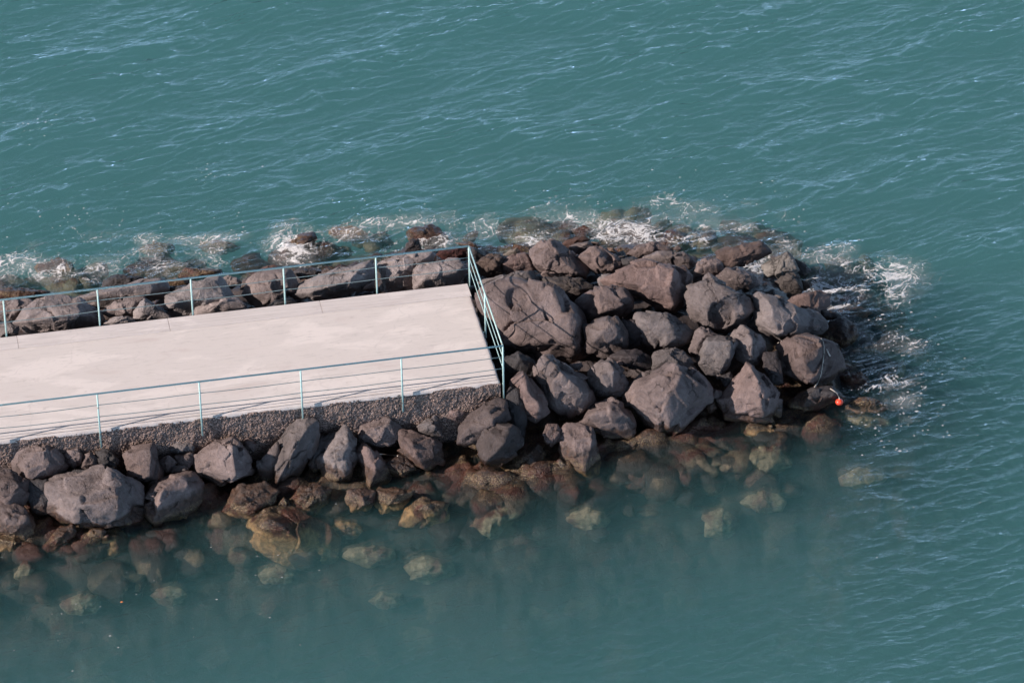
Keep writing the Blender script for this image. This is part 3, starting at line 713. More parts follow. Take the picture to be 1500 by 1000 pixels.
def boulder(idx, crop, outl, inner, opt, label):
    ox, oy = CROP[crop]
    O = np.array([(ox+x/5, oy+y/5) for x, y in outl], float)
    x, y = O[:, 0], O[:, 1]; x2, y2 = np.roll(x, -1), np.roll(y, -1)
    cr = x*y2-x2*y; A = cr.sum()/2
    cx = ((x+x2)*cr).sum()/(6*A); cy = ((y+y2)*cr).sum()/(6*A)
    d = ray(cx, cy)
    if opt.get('z', 0) < -1.9 and 'largest' not in label:
        ts = np.linspace(85, 140, 2201); Q = CAM + ts[:, None]*d        # lying on the sea bed
        C = Q[np.argmax(Q[:, 2] < bed(Q[:, :2]) + .06)]
    elif 'z' in opt:
        C = on_plane(cx, cy, opt['z'])
    else:                                        # where the view ray meets the mound of the breakwater
        ts = np.linspace(85, 125, 1601); Q = CAM + ts[:, None]*d
        below = Q[:, 2] < mound(Q[:, :2]) - .12 + opt.get('dz', 0)
        C = Q[np.argmax(below)]
    s = ((C-CAM)@FW)/FPX
    R = math.sqrt(abs(A)/math.pi)*s
    rg = np.random.default_rng(1000+idx)
    U = np.stack([(x-cx)*s, -(y-cy)*s], 1)
    pts = [(*p, rg.uniform(-.12, .06)*R) for p in U]
    pts += [(*(p*.8), -.75*R) for p in U]
    if inner:
        for (ix, iy, h) in inner:
            pts.append((((ox+ix/5)-cx)*s, -((oy+iy/5)-cy)*s, 1.4*h*R))
    else:
        a0 = rg.uniform(0, 6.28); bk = opt.get('back', .75)
        for k in range(4):
            a = a0 + k*1.57 + rg.uniform(-.5, .5)
            j = int(((math.degrees(a) % 360)/360)*len(U)) % len(U)
            q = U[j]*rg.uniform(.35, .7); pts.append((q[0], q[1], R*bk*rg.uniform(.7, 1.1)))
    pts = np.array(pts)
    o0 = np.array([0, 0, .05*R]); N, H = hull_planes(pts - o0)
    lev = opt.get('lev', 5 if R > .16 else 4)
    D, F = ico(lev)
    # a few random chips off the sides and back
    K = 11
    cn = rg.normal(size=(K, 3)); cn[:6, 2] = np.minimum(cn[:6, 2], .25); cn /= np.linalg.norm(cn, axis=1)[:, None]
    sup = ((pts-o0)@cn.T).max(0)*rg.uniform(.92, .98, K)
    N = np.concatenate([N, cn]); H = np.concatenate([H, sup])
    p = 200.0
    q = np.maximum(D@N.T, 0)/H
    r = (q**p).sum(1)**(-1/p)*1.075
    V = D*r[:, None]
    # relief
    nrm = D
    L = V/max(R, .05)
    rf = opt.get('rough', 1.0)
    Wp = V@BASIS + C
    wl = L + .045*np.stack([noise3(L*2.3+idx, 1), noise3(L*2.3+idx+7, 2), noise3(L*2.3+idx+13, 3)], 1)
    f1, g1 = facets(wl*1.25+idx*3.7, idx); f2, g2 = facets(wl*3.1+idx*1.7, idx+300)
    disp = R*(.20*f1 + .05*g1 + .028*f2 + .010*g2) + .011*R*fbm(L*1.6+idx*3.1, 3, idx) + (.004 if rf == 1 else .007*rf)*fbm(Wp*7, 3, 40) + .003*rf*fbm(Wp*21, 2, 60)
    cw = np.abs(fbm(L*1.1-idx*2.3, 2, idx+11)); disp -= .022*R*smooth(.018, .0, cw)*smooth(.1, .3, noise3(L*1.4+idx*9, 4))
    if rf > 1.2:
        w1, w2, wi = worley(Wp*9, 77)
        disp += (rf-1)*.020*(1-w1*1.3) + (rf-1)*.012*(wi-.5)
    for (dx, dy, dr, dd) in opt.get('dents', []):
        c2 = np.array([((ox+dx/5)-cx)*s, -((oy+dy/5)-cy)*s]); rr = dr/5*s
        dist = np.linalg.norm((V+o0)[:, :2]-c2, axis=1) + .12*rr*fbm(L*3, 2, 9)
        front = V[:, 2] > -.1*R
        V[:, 2] -= np.where(front, dd*R*smooth(1.0, .72, dist/rr), 0)
    V = V + nrm*disp[:, None] + o0
    Wv = V@BASIS + C
    tint = opt.get('tint', 'light' if crop in 'KLM' else 'grey')
    nm = {'weed': 'weedy_boulder'}.get(tint, 'boulder' if R > .3 else 'stone')
    o = mesh_np(nm, Wv, F, MAT[tint], loc=C)
    tag(o, label, 'boulder' if R > .3 else 'stone', 'rocks of the breakwater')
    BVH[label] = BVHTree.FromPolygons([tuple(v) for v in Wv], [tuple(f) for f in F])
    return o
for i, rk in enumerate(ROCKS): boulder(i, *rk)

# ------------------------------------------------------------------ drowned rubble that covers the foot of the slope
def rubble():
    rg = np.random.default_rng(77); D, F = ico(3); Vs = []; Fs = []; n = 0; k = 0; solo = 0
    while k < 250:
        p = np.array([rg.uniform(-14, 10.5), rg.uniform(-6.5, 9.5)])
        d = shore_dist(p[None])[0]
        if d > .45 or d < -1.7 or rg.random() > math.exp((d+.1)*.95): continue
        k += 1
        r = min(.5, .12+.16*rg.gamma(1.6, .8)); sc = np.array([rg.uniform(.8, 1.5), rg.uniform(.7, 1.2), rg.uniform(.45, .8)])
        a = rg.uniform(0, 6.28); ca, sa = math.cos(a), math.sin(a)
        f, g = facets(D*1.1+rg.uniform(0, 90, 3), k)
        V = D*(1+.34*f+.10*g+.10*noise3(D*1.7+k*3.3, 5))[:, None]*sc*r
        V = np.stack([V[:, 0]*ca-V[:, 1]*sa, V[:, 0]*sa+V[:, 1]*ca, V[:, 2]], 1)
        z = min(bed(p[None])[0]-.16+r*.12+.20*smooth(-.7, -.1, d), WATER-.12-r*.40) if p[1] < 2.5 else min(mound(p[None])[0]-.40+r*.1, WATER-.10-r*.45)
        V = V+np.array([p[0], p[1], z])
        if -.75 < d and p[1] < 2.5 and solo < 90:          # the ones just under the surface stand on their own
            solo += 1
            o = mesh_np('drowned_stone', V, F, m_drowned, loc=np.array([p[0], p[1], z]))
            tag(o, 'golden brown stone just under water, packed along the near waterline below the boulders', 'stone', 'drowned stones along the near waterline')
        else:
            Vs.append(V); Fs.append(F+n); n += len(D)
    return np.concatenate(Vs), np.concatenate(Fs)
m_drowned = rock_mat('drowned_rubble', (.12, .09, .08), (.06, .05, .045), low=(.088, .066, .042), bed=True)
RV, RF = rubble()
tag(mesh_np('underwater_rubble', RV, RF, m_drowned), kind='stuff')

# ------------------------------------------------------------------ the sea
def sea_height(X, Y):
    calm = .50 + .50*smooth(-1.5, 6.5, Y + .12*(X-2))        # sheltered on the near side
    c, n = math.cos(math.radians(15)), math.sin(math.radians(15))
    U, V = X*c + Y*n, -X*n + Y*c                              # along and across the crests
    Z0 = np.zeros_like(X)
    P = np.stack([X, Y, Z0], 1)
    grp = .45 + .85*smooth(-.4, .5, fbm(P*np.array([.22, .45, 1])+3, 2, 97))      # wave groups
    grp = grp + (1.0-grp)*np.clip((1-calm)*1.7, 0, .9)
    V2 = V + .07*noise3(P*1.4+9, 91) + .18*noise3(P*.35, 92)
    def ridge(su, sv, e, seed, o=0):
        return np.clip(1-np.abs(noise3(np.stack([U*su, V2*sv, Z0+o], 1), seed)), 0, 1)**e
    H = .038*ridge(.50, 1.5, 2, 101) + .048*ridge(.85, 3.2, 2.6, 103, 5) + .027*ridge(1.35, 5.4, 2.4, 105, 9) + .010*ridge(2.6, 9.0, 2, 107, 2)
    rg = np.random.default_rng(21)
    for k in range(14):
        lam = 0.55*(1.16**k); th = math.radians(105) + rg.normal()*.22
        kx, ky = 2*math.pi/lam*math.cos(th), 2*math.pi/lam*math.sin(th)
        H += .0042*lam*math.exp(-(lam/2.6)**2)*np.sin(kx*X+ky*V2+rg.uniform(0, 6.28))
    return (1.28*H*grp - .045)*calm + .028*noise3(np.stack([U*1.7, V2*3.8, Z0+3], 1), 109)*(1.25-calm) + .011*noise3(np.stack([U*3.4, V2*7.0, Z0+8], 1), 111)*(1.2-calm)
xs = axis(-15.5, 17, .04, 420); ys = axis(-12.5, 23, .04, 420)
X, Y, F = grid(xs, ys)
H = np.zeros_like(X); inn = (X > -16) & (X < 17.5) & (Y > -13) & (Y < 23.5)
H[inn] = sea_height(X[inn], Y[inn])
V = np.stack([X, Y, WATER+H], 1)
V0 = len(V); nx, ny = len(xs), len(ys); idx = np.arange(nx*ny).reshape(ny, nx)
Vb = V.copy()
ring = np.concatenate([idx[0, :], idx[1:, -1], idx[-1, -2::-1], idx[-2:0:-1, 0]])
Bt = V[ring].copy(); Bt[:, 2] = -14
bi = V0 + np.arange(len(ring))
side = np.stack([ring, bi, np.roll(bi, -1), np.roll(ring, -1)], 1)
# flat bottom as quads from opposite rim points
bot = []
g = lambda r, c: V0 + int(np.where(ring == idx[r, c])[0][0])
corner = [bi[np.where(ring == idx[a, b])[0][0]] for a, b in ((0, 0), (-1, 0), (-1, -1), (0, -1))]
V = np.concatenate([V, Bt]); F = np.concatenate([F, side, [corner]])
t = NT('sea_water')
geo = t.n('ShaderNodeNewGeometry'); pos = geo.outputs['Position']
mp = t.n('ShaderNodeMapping'); mp.inputs['Rotation'].default_value = (0, 0, math.radians(-18)); mp.inputs['Scale'].default_value = (1, 2.3, 1); t.l(pos, mp.inputs[0])
w1 = t.noise(mp.outputs[0], 4.2, 3, .5, .6); w2 = t.noise(mp.outputs[0], 13, 3, .5, .4)
hh = t.math('ADD', t.math('MULTIPLY', w1, 1.0), t.math('MULTIPLY', w2, .28))
bn = t.bump(hh, .6, .055)
dt = t.n('ShaderNodeVectorMath', operation='DOT_PRODUCT'); t.l(bn, dt.inputs[0]); t.l(geo.outputs['Incoming'], dt.inputs[1])
co = t.math('ABSOLUTE', dt.outputs['Value'])
fr = t.math('ADD', t.math('MULTIPLY', t.math('POWER', t.math('SUBTRACT', 1.0, co, True), 5.0), .98), .02)
gl = t.n('ShaderNodeBsdfGlossy'); gl.inputs['Roughness'].default_value = .04; t.l(bn, gl.inputs['Normal'])
tr = t.n('ShaderNodeBsdfTransparent')
rfb = t.n('ShaderNodeBsdfRefraction'); rfb.inputs['IOR'].default_value = 1.07; rfb.inputs['Roughness'].default_value = 0; t.l(bn, rfb.inputs['Normal'])
m0 = t.n('ShaderNodeMixShader'); m0.inputs[0].default_value = .28; t.l(tr.outputs[0], m0.inputs[1]); t.l(rfb.outputs[0], m0.inputs[2]); tr = m0
mx = t.n('ShaderNodeMixShader'); t.l(fr, mx.inputs[0]); t.l(tr.outputs[0], mx.inputs[1]); t.l(gl.outputs[0], mx.inputs[2])
t.l(mx.outputs[0], t.out.inputs['Surface'])
va = t.n('ShaderNodeVolumeAbsorption'); va.inputs['Color'].default_value = (.15, .53, .56, 1); va.inputs['Density'].default_value = .150
vs = t.n('ShaderNodeVolumeScatter'); vs.inputs['Color'].default_value = (.37, .955, .975, 1); vs.inputs['Density'].default_value = .103; vs.inputs['Anisotropy'].default_value = .0
ad = t.n('ShaderNodeAddShader'); t.l(va.outputs[0], ad.inputs[0]); t.l(vs.outputs[0], ad.inputs[1]); t.l(ad.outputs[0], t.out.inputs['Volume'])
t.m.cycles.homogeneous_volume = True
sea = tag(mesh_np('sea_water', V, F, t.m), kind='structure')

# ------------------------------------------------------------------ foam: real patches cut out where the lace pattern is white
FOAM = [ # photo px x, y, half width, half height, strength
 (40,398,70,22,.58),(110,402,60,18,.68),(60,360,40,10,.35),(190,350,60,14,.55),(200,375,50,16,.6),(300,352,80,12,.55),(240,390,70,14,.7),(330,385,60,14,.7),
 (350,350,40,10,.4),(430,360,34,26,.95),(480,362,50,16,.65),(560,335,50,14,.5),(600,360,60,16,.6),(640,350,45,16,.75),(560,375,50,12,.7),(520,330,40,12,.3),(700,345,40,12,.45),
 (780,345,40,14,.75),(800,335,50,8,.6),(850,335,60,10,.6),(935,345,52,18,1.02),(900,330,50,12,.7),(880,350,30,8,.8),(860,300,40,14,.3),(960,300,60,16,.3),(1010,355,36,16,.95),(1030,310,60,20,.45),
 (1100,388,24,20,1.0),(1120,320,60,20,.3),(1180,375,50,14,.5),(1215,425,46,22,1.1),(1235,440,30,14,.98),(1280,410,64,32,.88),(1310,440,36,20,.7),(1250,385,60,14,.55),(1240,368,24,8,.5),
 (1270,470,60,14,.55),(1300,500,40,30,.35),(1330,520,30,24,.45),(1300,555,36,16,.75),(1275,572,26,8,1.0),(1325,590,30,14,.5),(1330,615,24,8,.4),(1235,480,40,16,.5),(1240,520,30,12,.35),(1300,640,40,16,.2),
 (150,330,60,10,.25),(1160,350,60,14,.35),(1100,300,40,14,.3)]
FX = np.array([on_plane(a, b, WATER)[:2] for a, b, *_ in FOAM])
gs = .0185
gx = np.arange(-13.5, 13.0, gs); gy = np.arange(-5, 13.5, gs)
X, Y, F = grid(gx, gy)
S = np.zeros_like(X)
Q = np.stack([X, Y, np.full_like(X, WATER)], 1) - CAM; dd = Q@FW
PX = 750+FPX*(Q@RT)/dd; PY = 500-FPX*(Q@UP)/dd
for a, b, hw, hh_, st in FOAM:
    S = np.maximum(S, st*np.exp(-(((PX-a)/(hw*1.15))**2+((PY-b)/(hh_*1.25))**2)*.9))
band = np.exp(-((shore_dist(np.stack([X, Y], 1))+.05)/.75)**2)*smooth(3.2, 4.6, Y)
S = np.maximum(S, .52*band)
act = S > .08
P = np.stack([X[act], Y[act], np.zeros(act.sum())], 1)
wa = P + .34*np.stack([fbm(P*1.2, 3, 31), fbm(P*1.2+5, 3, 32), 0*P[:, 0]], 1)
wa = wa*np.array([1, 1.35, 1])
n_a = np.abs(fbm(wa*1.55, 3, 33, .5)); n_b = np.abs(fbm(wa*4.3+3, 3, 35, .6)); blob = fbm(P*.8+11, 3, 37); fine = fbm(P*15, 3, 39, .7)
la = 1-n_a*9; lb = 1-n_b*7.5
Sa = S[act]
val = np.maximum(la*.55, lb*.42) + fine*.20 + blob*.50 + Sa*1.2
val = np.maximum(val, (Sa-.62)*1.7 + fine*.28 + blob*.5 + np.maximum(la, lb)*.3)
thr = 1.10
mask = np.zeros_like(X, bool); mask[act] = val > thr-.36
dens = np.zeros_like(X); dens[act] = smooth(thr-.40, thr+.22, val)
veil = np.zeros_like(X); veil[act] = .30*smooth(.12, .55, Sa)*smooth(-.45, .35, blob+.4*fine)
dens = np.maximum(dens, veil); mask |= veil > .03
rg = np.random.default_rng(5)
F2 = F[mask[F].sum(1) >= 3]
u, inv = np.unique(F2, return_inverse=True)
Hf = sea_height(X[u], Y[u])
V = np.stack([X[u], Y[u], WATER+Hf+.010+.015*dens[u]], 1)
DENS = dens[u]
t = NT('sea_foam'); b = t.n('ShaderNodeBsdfPrincipled'); b.inputs['Base Color'].default_value = (.78, .77, .77, 1); b.inputs['Roughness'].default_value = .7
geo = t.n('ShaderNodeNewGeometry')
al = t.n('ShaderNodeBsdfTransparent'); mx = t.n('ShaderNodeMixShader')
nf = t.noise(geo.outputs['Position'], 30, 4, .7); fo = t.ramp(nf, .28, .55)
at = t.n('ShaderNodeAttribute', attribute_name='thickness'); t.l(t.math('MULTIPLY', t.math('POWER', at.outputs['Fac'], 1.4), t.math('ADD', t.math('MULTIPLY', fo, .50), .35)), mx.inputs[0]); t.l(al.outputs[0], mx.inputs[1]); t.l(b.outputs[0], mx.inputs[2]); t.l(mx.outputs[0], t.out.inputs[0])
FOAM_MAT = t.m
# flecks: little six sided flakes
fl = []
def flecks(n, cx, cy, sx, sy, r0, r1):
    for _ in range(n):
        fl.append((*on_plane(cx+rg.normal()*sx, cy+rg.normal()*sy, WATER)[:2], rg.uniform(r0, r1)))
flecks(16, 250, 890, 80, 38, .007, .022); flecks(12, 400, 850, 70, 40, .007, .020); flecks(7, 110, 930, 70, 40, .007, .018); flecks(6, 600, 800, 170, 60, .006, .014)
flecks(60, 1320, 560, 34, 55, .012, .034); flecks(30, 1300, 505, 40, 35, .012, .034); flecks(30, 1310, 620, 40, 22, .010, .024); flecks(18, 1400, 700, 70, 60, .006, .014)
flecks(40, 860, 295, 90, 22, .007, .020); flecks(40, 1060, 305, 60, 26, .008, .024); flecks(24, 620, 320, 90, 16, .007, .018); flecks(22, 120, 360, 110, 26, .007, .018)
flecks(30, 330, 330, 120, 20, .008, .02); flecks(26, 40, 185, 26, 14, .008, .02); flecks(14, 310, 250, 30, 12, .008, .02); flecks(20, 120, 320, 40, 10, .008, .02); flecks(16, 1170, 350, 40, 25, .01, .024)
flecks(16, 1370, 560, 30, 60, .008, .02); flecks(14, 1030, 590, 40, 30, .004, .008)
fl = np.array(fl); hz = sea_height(fl[:, 0], fl[:, 1])
fv = []; ff = []
for (x, y, r), h in zip(fl, hz):
    k0 = len(fv)
    ax = rg.uniform(.7, 1.5)
    for k in range(6):
        a = k*math.pi/3+rg.uniform(-.3, .3); fv.append((x+math.cos(a)*r*ax, y+math.sin(a)*r, WATER+h+.014))
    ff += [(k0, k0+1, k0+2, k0+3), (k0, k0+3, k0+4, k0+5)]
F3 = np.concatenate([inv.reshape(F2.shape), np.array(ff)+len(V)]); V = np.concatenate([V, fv])
fo_ = tag(mesh_np('foam', V, F3, FOAM_MAT, shade=True), kind='stuff')
at_ = fo_.data.attributes.new('thickness', 'FLOAT', 'POINT'); at_.data.foreach_set('value', np.concatenate([DENS, np.full(len(fv), .75)]).astype(np.float32))

# ------------------------------------------------------------------ the pier
W = 4.0147; XL = -42.0
def concrete(name, base, board=False):
    t = NT(name); geo = t.n('ShaderNodeNewGeometry'); pos = geo.outputs['Position']
    mp = t.n('ShaderNodeMapping'); mp.inputs['Scale'].default_value = (.55, 1.5, 1); t.l(pos, mp.inputs[0])
    n1 = t.noise(mp.outputs[0], .85, 6, .6, .5); n2 = t.noise(pos, 7, 6, .6); n3 = t.noise(pos, 60, 4, .6)
    c = t.mix(t.ramp(n1, .50, .60), base, tuple(x*1.12 for x in base))                          # bleached patches with an edge
    c = t.mix(t.math('MULTIPLY', t.ramp(n1, .44, .30), .7), c, (base[0]*.86, base[1]*.80, base[2]*.79))
    c = t.mix(t.math('MULTIPLY', t.ramp(n2, .55, .75), .35), c, tuple(x*.78 for x in base))
    mp2 = t.n('ShaderNodeMapping'); mp2.inputs['Scale'].default_value = (1.2, 9, 1); t.l(pos, mp2.inputs[0])
    n4 = t.noise(mp2.outputs[0], 1.6, 5, .65)
    c = t.mix(t.math('MULTIPLY', t.ramp(n4, .54, .68), .42), c, tuple(x*.66 for x in base))      # scuffs along the pier
    mp4 = t.n('ShaderNodeMapping'); mp4.inputs['Scale'].default_value = (1.0, 1.6, 1); mp4.inputs['Location'].default_value = (3.3, 1.7, 0); t.l(pos, mp4.inputs[0])
    n6 = t.noise(mp4.outputs[0], 3.0, 6, .7, .8)
    c = t.mix(t.math('MULTIPLY', t.ramp(n6, .62, .70), .42), c, tuple(x*.6 for x in base))       # dark smears
    wv = t.n('ShaderNodeVectorMath', operation='ADD'); t.l(pos, wv.inputs[0])
    nz = t.n('ShaderNodeTexNoise'); t.l(pos, nz.inputs['Vector']); nz.inputs['Scale'].default_value = 2.2; nz.inputs['Detail'].default_value = 4
    sv = t.n('ShaderNodeVectorMath', operation='SCALE'); t.l(nz.outputs['Color'], sv.inputs[0]); sv.inputs['Scale'].default_value = .5; t.l(sv.outputs[0], wv.inputs[1])
    ck = t.voro(wv.outputs[0], .45, 'DISTANCE_TO_EDGE')
    crack = t.math('MULTIPLY', t.ramp(ck, .008, .002), t.ramp(n1, .47, .52))
    c = t.mix(t.math('MULTIPLY', crack, .14), c, tuple(x*.5 for x in base))                     # hairline cracks
    c = t.mix(t.math('MULTIPLY', t.ramp(t.noise(pos, 34, 3, .6), .66, .74), .30), c, tuple(x*.6 for x in base))   # grit
    sy = t.n('ShaderNodeSeparateXYZ'); t.l(pos, sy.inputs[0])
    ed = t.math('ADD', sy.outputs[1], t.math('MULTIPLY', t.math('SUBTRACT', n2, .5), .35))
    c = t.mix(t.math('MULTIPLY', t.ramp(ed, .16, .02), .35), c, (.42, .33, .27))                # worn, stained outer edge
    h = t.math('ADD', t.math('MULTIPLY', n2, .4), n3)
    if board:
        mp3 = t.n('ShaderNodeMapping'); mp3.inputs['Scale'].default_value = (.5, 26, 1); t.l(pos, mp3.inputs[0])
        n5 = t.noise(mp3.outputs[0], 1.0, 3, .6)
        c = t.mix(t.math('MULTIPLY', t.ramp(n5, .45, .66), .6), c, tuple(x*.74 for x in base))
        c = t.mix(t.math('MULTIPLY', t.ramp(n5, .42, .28), .4), c, tuple(x*1.12 for x in base))
        h = t.math('ADD', h, t.math('MULTIPLY', n5, 1.2))
    b = t.n('ShaderNodeBsdfPrincipled'); t.l(c, b.inputs['Base Color']); b.inputs['Roughness'].default_value = .85
    t.l(t.bump(h, .35, .012), b.inputs['Normal']); t.l(b.outputs[0], t.out.inputs[0]); return t.m
CB = (.59, .528, .492)
m_deck = concrete('pier_concrete', CB); m_strip = concrete('board_marked_concrete', (.575, .515, .487), True)
t = NT('rubble_concrete'); geo = t.n('ShaderNodeNewGeometry'); pos = geo.outputs['Position']
n1 = t.noise(pos, 2.2, 5, .6); vv = t.n('ShaderNodeTexVoronoi'); t.l(pos, vv.inputs['Vector']); vv.inputs['Scale'].default_value = 34
sp = t.n('ShaderNodeSeparateColor'); t.l(vv.outputs['Color'], sp.inputs[0])
c = t.mix(sp.outputs[0], (.110, .074, .060), (.355, .250, .207)); c = t.mix(t.math('MULTIPLY', t.ramp(vv.outputs['Distance'], .45, .8), .9), c, (.050, .036, .033))
c = t.mix(t.math('MULTIPLY', t.ramp(n1, .5, .7), .5), c, (.24, .17, .13))
b = t.n('ShaderNodeBsdfPrincipled'); t.l(c, b.inputs['Base Color']); b.inputs['Roughness'].default_value = .9
t.l(t.bump(t.math('SUBTRACT', 1.0, vv.outputs['Distance']), .8, .03), b.inputs['Normal']); t.l(b.outputs[0], t.out.inputs[0]); m_rub = t.m

pier = tag(empty('concrete_pier', (0, W/2, 0)), 'long flat pale concrete pier with gravel textured side wall running into the boulders', 'pier')
def pobj(o):
    o.parent = pier; o.matrix_parent_inverse = Matrix.Translation(-Vector(pier.location)); return o
# deck slab top with a slightly ragged rim
xs = np.concatenate([np.arange(XL, -14, 1.0), np.arange(-14, -.0001, .05), [0]]); ys = np.concatenate([np.linspace(0, W-.525, 50)])
X, Y, F = grid(xs, ys); Z = .0035*fbm(np.stack([X*.7, Y*.7, 0*X], 1), 3, 51)
rim = np.where(Y < 1e-6, 1, 0); nz = fbm(np.stack([X*3, 0*X, 0*X], 1), 4, 52)
Yr = Y + rim*(.012*nz); Zr = Z - rim*.010
e = np.where(X > -1e-6, 1, 0); nz2 = fbm(np.stack([0*X, Y*3, 0*X+4], 1), 4, 53)
Xr = X + e*(.022*nz2-.012); Zr = Zr - e*.012
nV = len(X); nx, ny = len(xs), len(ys); idx = np.arange(nx*ny).reshape(ny, nx)
edge = np.concatenate([idx[0, :], idx[1:, -1]])
Vt = np.stack([Xr, Yr, Zr], 1); lowv = Vt[edge].copy(); lowv[:, 2] = -.10
li = nV+np.arange(len(edge)); sk = np.stack([edge[:-1], li[:-1], li[1:], edge[1:]], 1)
pobj(mesh_np('deck', np.concatenate([Vt, lowv]), np.concatenate([F, sk]), m_deck, shade=False))
# raised edge strip on the sea side, cast in lengths
jx = [0, -3.35, -6.75, -10.1, -13.4, -16.8, -42]
for a, b_ in zip(jx[:-1], jx[1:]):
    o = box('edge_strip', (b_+.0015, W-.522, -.12), (a-.0015, W, .008), m_strip, None, .006); pobj(o)
# core block
pobj(box('core', (XL, .06, -1.9), (-.07, W-.02, -.13), m_rub))
# gravel side walls
def gravel_wall(name, org, ud, un, length, depth, seed):
    st = .016
    us = np.concatenate([np.arange(0, min(length, 14), st), np.arange(14, length, .5)]) if length > 14 else np.arange(0, length+1e-6, st)
    vs = np.arange(0, depth+1e-6, st)
    U, Vv, F = grid(us, vs)
    P = np.stack([U, Vv, 0*U+seed], 1)
    d1, d2, idv = worley(P*17, seed); f1, f2, fi = worley(P*33+3, seed+1)
    h = .018*np.clip(1-d1*1.15, 0, 1)*(.5+idv) + .016*np.clip(1-f1*1.2, 0, 1) + .035*fbm(P*1.7, 3, seed+2) + .01*fi
    h += .05*smooth(.25, .7, Vv/depth)*fbm(P*.8+4, 2, seed+3)
    h = h*smooth(0, .05, Vv) - .004
    V = np.array(org)[None] + U[:, None]*np.array(ud) - Vv[:, None]*np.array([0, 0, 1.]) + h[:, None]*np.array(un)
    if un[1] > -.5: F = F[:, ::-1]
    return pobj(mesh_np(name, V, F, m_rub, shade=True))
gravel_wall('side_wall', (0, .012, -.025), (-1, 0, 0), (0, -1, 0), 14, 1.25, 61)
gravel_wall('end_wall', (-.03, 0, -.03), (0, 1, 0), (1, 0, 0), W-.02, 1.2, 71)

# ------------------------------------------------------------------ railing
def paint(name, col, rough=.45):
    t = NT(name); geo = t.n('ShaderNodeNewGeometry'); n = t.noise(geo.outputs['Position'], 9, 5, .6)
    c = t.mix(t.ramp(n, .62, .74), col, (.22, .14, .09))
    c = t.mix(t.math('MULTIPLY', t.ramp(n, .5, .3), .5), c, tuple(x*.7 for x in col))
    b = t.n('ShaderNodeBsdfPrincipled'); t.l(c, b.inputs['Base Color']); b.inputs['Roughness'].default_value = rough; t.l(b.outputs[0], t.out.inputs[0]); return t.m
m_rail = paint('mint_paint', (.38, .54, .50)); m_wire = paint('grey_green_paint', (.16, .21, .21))
SN, SF, RE, RH, RB = 2.187, 2.070, .03, .95, -.435
rail = tag(empty('metal_railing', (0, W/2, 0)), 'thin mint green metal railing along both sides and the end of the pier', 'railing')
def robj(o):
    o.parent = rail; o.matrix_parent_inverse = Matrix.Translation(-Vector(rail.location)); return o
NX = [RE-i*SN for i in range(20)]; FXs = [RE-i*SF for i in range(21)]
YN, YF = -RE-.045, W+RE+.02
posts = [(x, YN, RB) for x in NX[1:]] + [(x, YF, -.35) for x in FXs[1:]] + [(RE+.03, YN, RB), (RE+.03, YF, -.35), (RE+.03, W*.52, -.22)]
for (x, y, zb) in posts:
    robj(tube('post', [(x, y, zb), (x, y, RH)], .020, m_rail))
    robj(tube('bracket', [(x, y+(.09 if y < 1 else (-.09 if y > 3 else 0)), -.07), (x, y, -.07)] if abs(y-W*.52) > .3 else [(x-.10, y, -.07), (x, y, -.07)], .014, m_rail))
RXE = RE+.03
def wob(p, q, sag, n):
    out = []
    for i in range(n+1):
        k = i/n; out.append(tuple(np.array(p)*(1-k)+np.array(q)*k - np.array([0, 0, sag*4*k*(1-k)])))
    return out
for (p, q) in (((XL, YN, RH), (RXE, YN, RH)), ((XL, YF, RH), (RXE, YF, RH)), ((RXE, YN, RH), (RXE, YF, RH))):
    robj(tube('top_rail', [p, q], .019 if p[1] < 1 and q[1] < 1 else (.021 if p[1] > 3 else .017), m_rail, sides=12))
for h in (.655, .365):
    for xsq, y in ((NX, YN), (FXs, YF)):
        pts = []
        allx = [RXE]+xsq[1:]
        for a, b_ in zip(allx[:-1], allx[1:]):
            seg = wob((a, y, h+rng.normal()*.006), (b_, y, h+rng.normal()*.006), .010+.012*rng.random(), 6); pts += seg[:-1]
        pts.append((allx[-1], y, h)); robj(tube('lower_rail', pts, .0085, m_wire, sides=6))
    robj(tube('lower_rail', wob((RXE, YN, h), (RXE, W*.52, h), .006, 4)+wob((RXE, W*.52, h), (RXE, YF, h), .006, 4)[1:], .009, m_rail, sides=6))

# ------------------------------------------------------------------ rope, float and litter
def hit(px, py, lift=.02, skip=()):
    d = Vector(ray(px, py)).normalized(); best = None
    for k_, b_ in BVH.items():
        if any(w_ in k_ for w_ in skip): continue
        r = b_.ray_cast(Vector(CAM), d)
        if r[0] is not None and (best is None or r[3] < best[1]): best = (r[0], r[3])
    p = best[0] if best else Vector(on_plane(px, py, WATER))
    if p.z < WATER: p = Vector(on_plane(px, py, WATER+.01))
    return p - d*lift
def plain(name, col, rough=.6, col2=None):
    t = NT(name); geo = t.n('ShaderNodeNewGeometry'); n = t.noise(geo.outputs['Position'], 25, 4, .6)
    b = t.n('ShaderNodeBsdfPrincipled'); t.l(t.mix(t.ramp(n, .4, .7), col, col2 or tuple(x*.7 for x in col)), b.inputs['Base Color']); b.inputs['Roughness'].default_value = rough
    t.l(b.outputs[0], t.out.inputs[0]); return t.m
rp = [(1203,496),(1205,499),(1207,506),(1207,516),(1206,528),(1204,540),(1202,551),(1198,560),(1193,567)]
m_rope = plain('frayed_rope', (.50, .44, .38))
tag(tube('rope', [hit(*p) for p in rp], .013, m_rope, sides=8), 'pale frayed rope hanging down the face of the big round boulder', 'rope')
fp = hit(1229.5, 588.5, .16)
fl_root = tag(empty('fishing_float', fp), 'small round orange red float on a short cord at the water edge', 'float')
bm = bmesh.new(); bmesh.ops.create_uvsphere(bm, u_segments=20, v_segments=12, radius=.088)
for v in bm.verts: v.co.z *= .86
for v in bm.verts:
    if v.co.z > .05: v.co.x *= .85; v.co.y *= .85
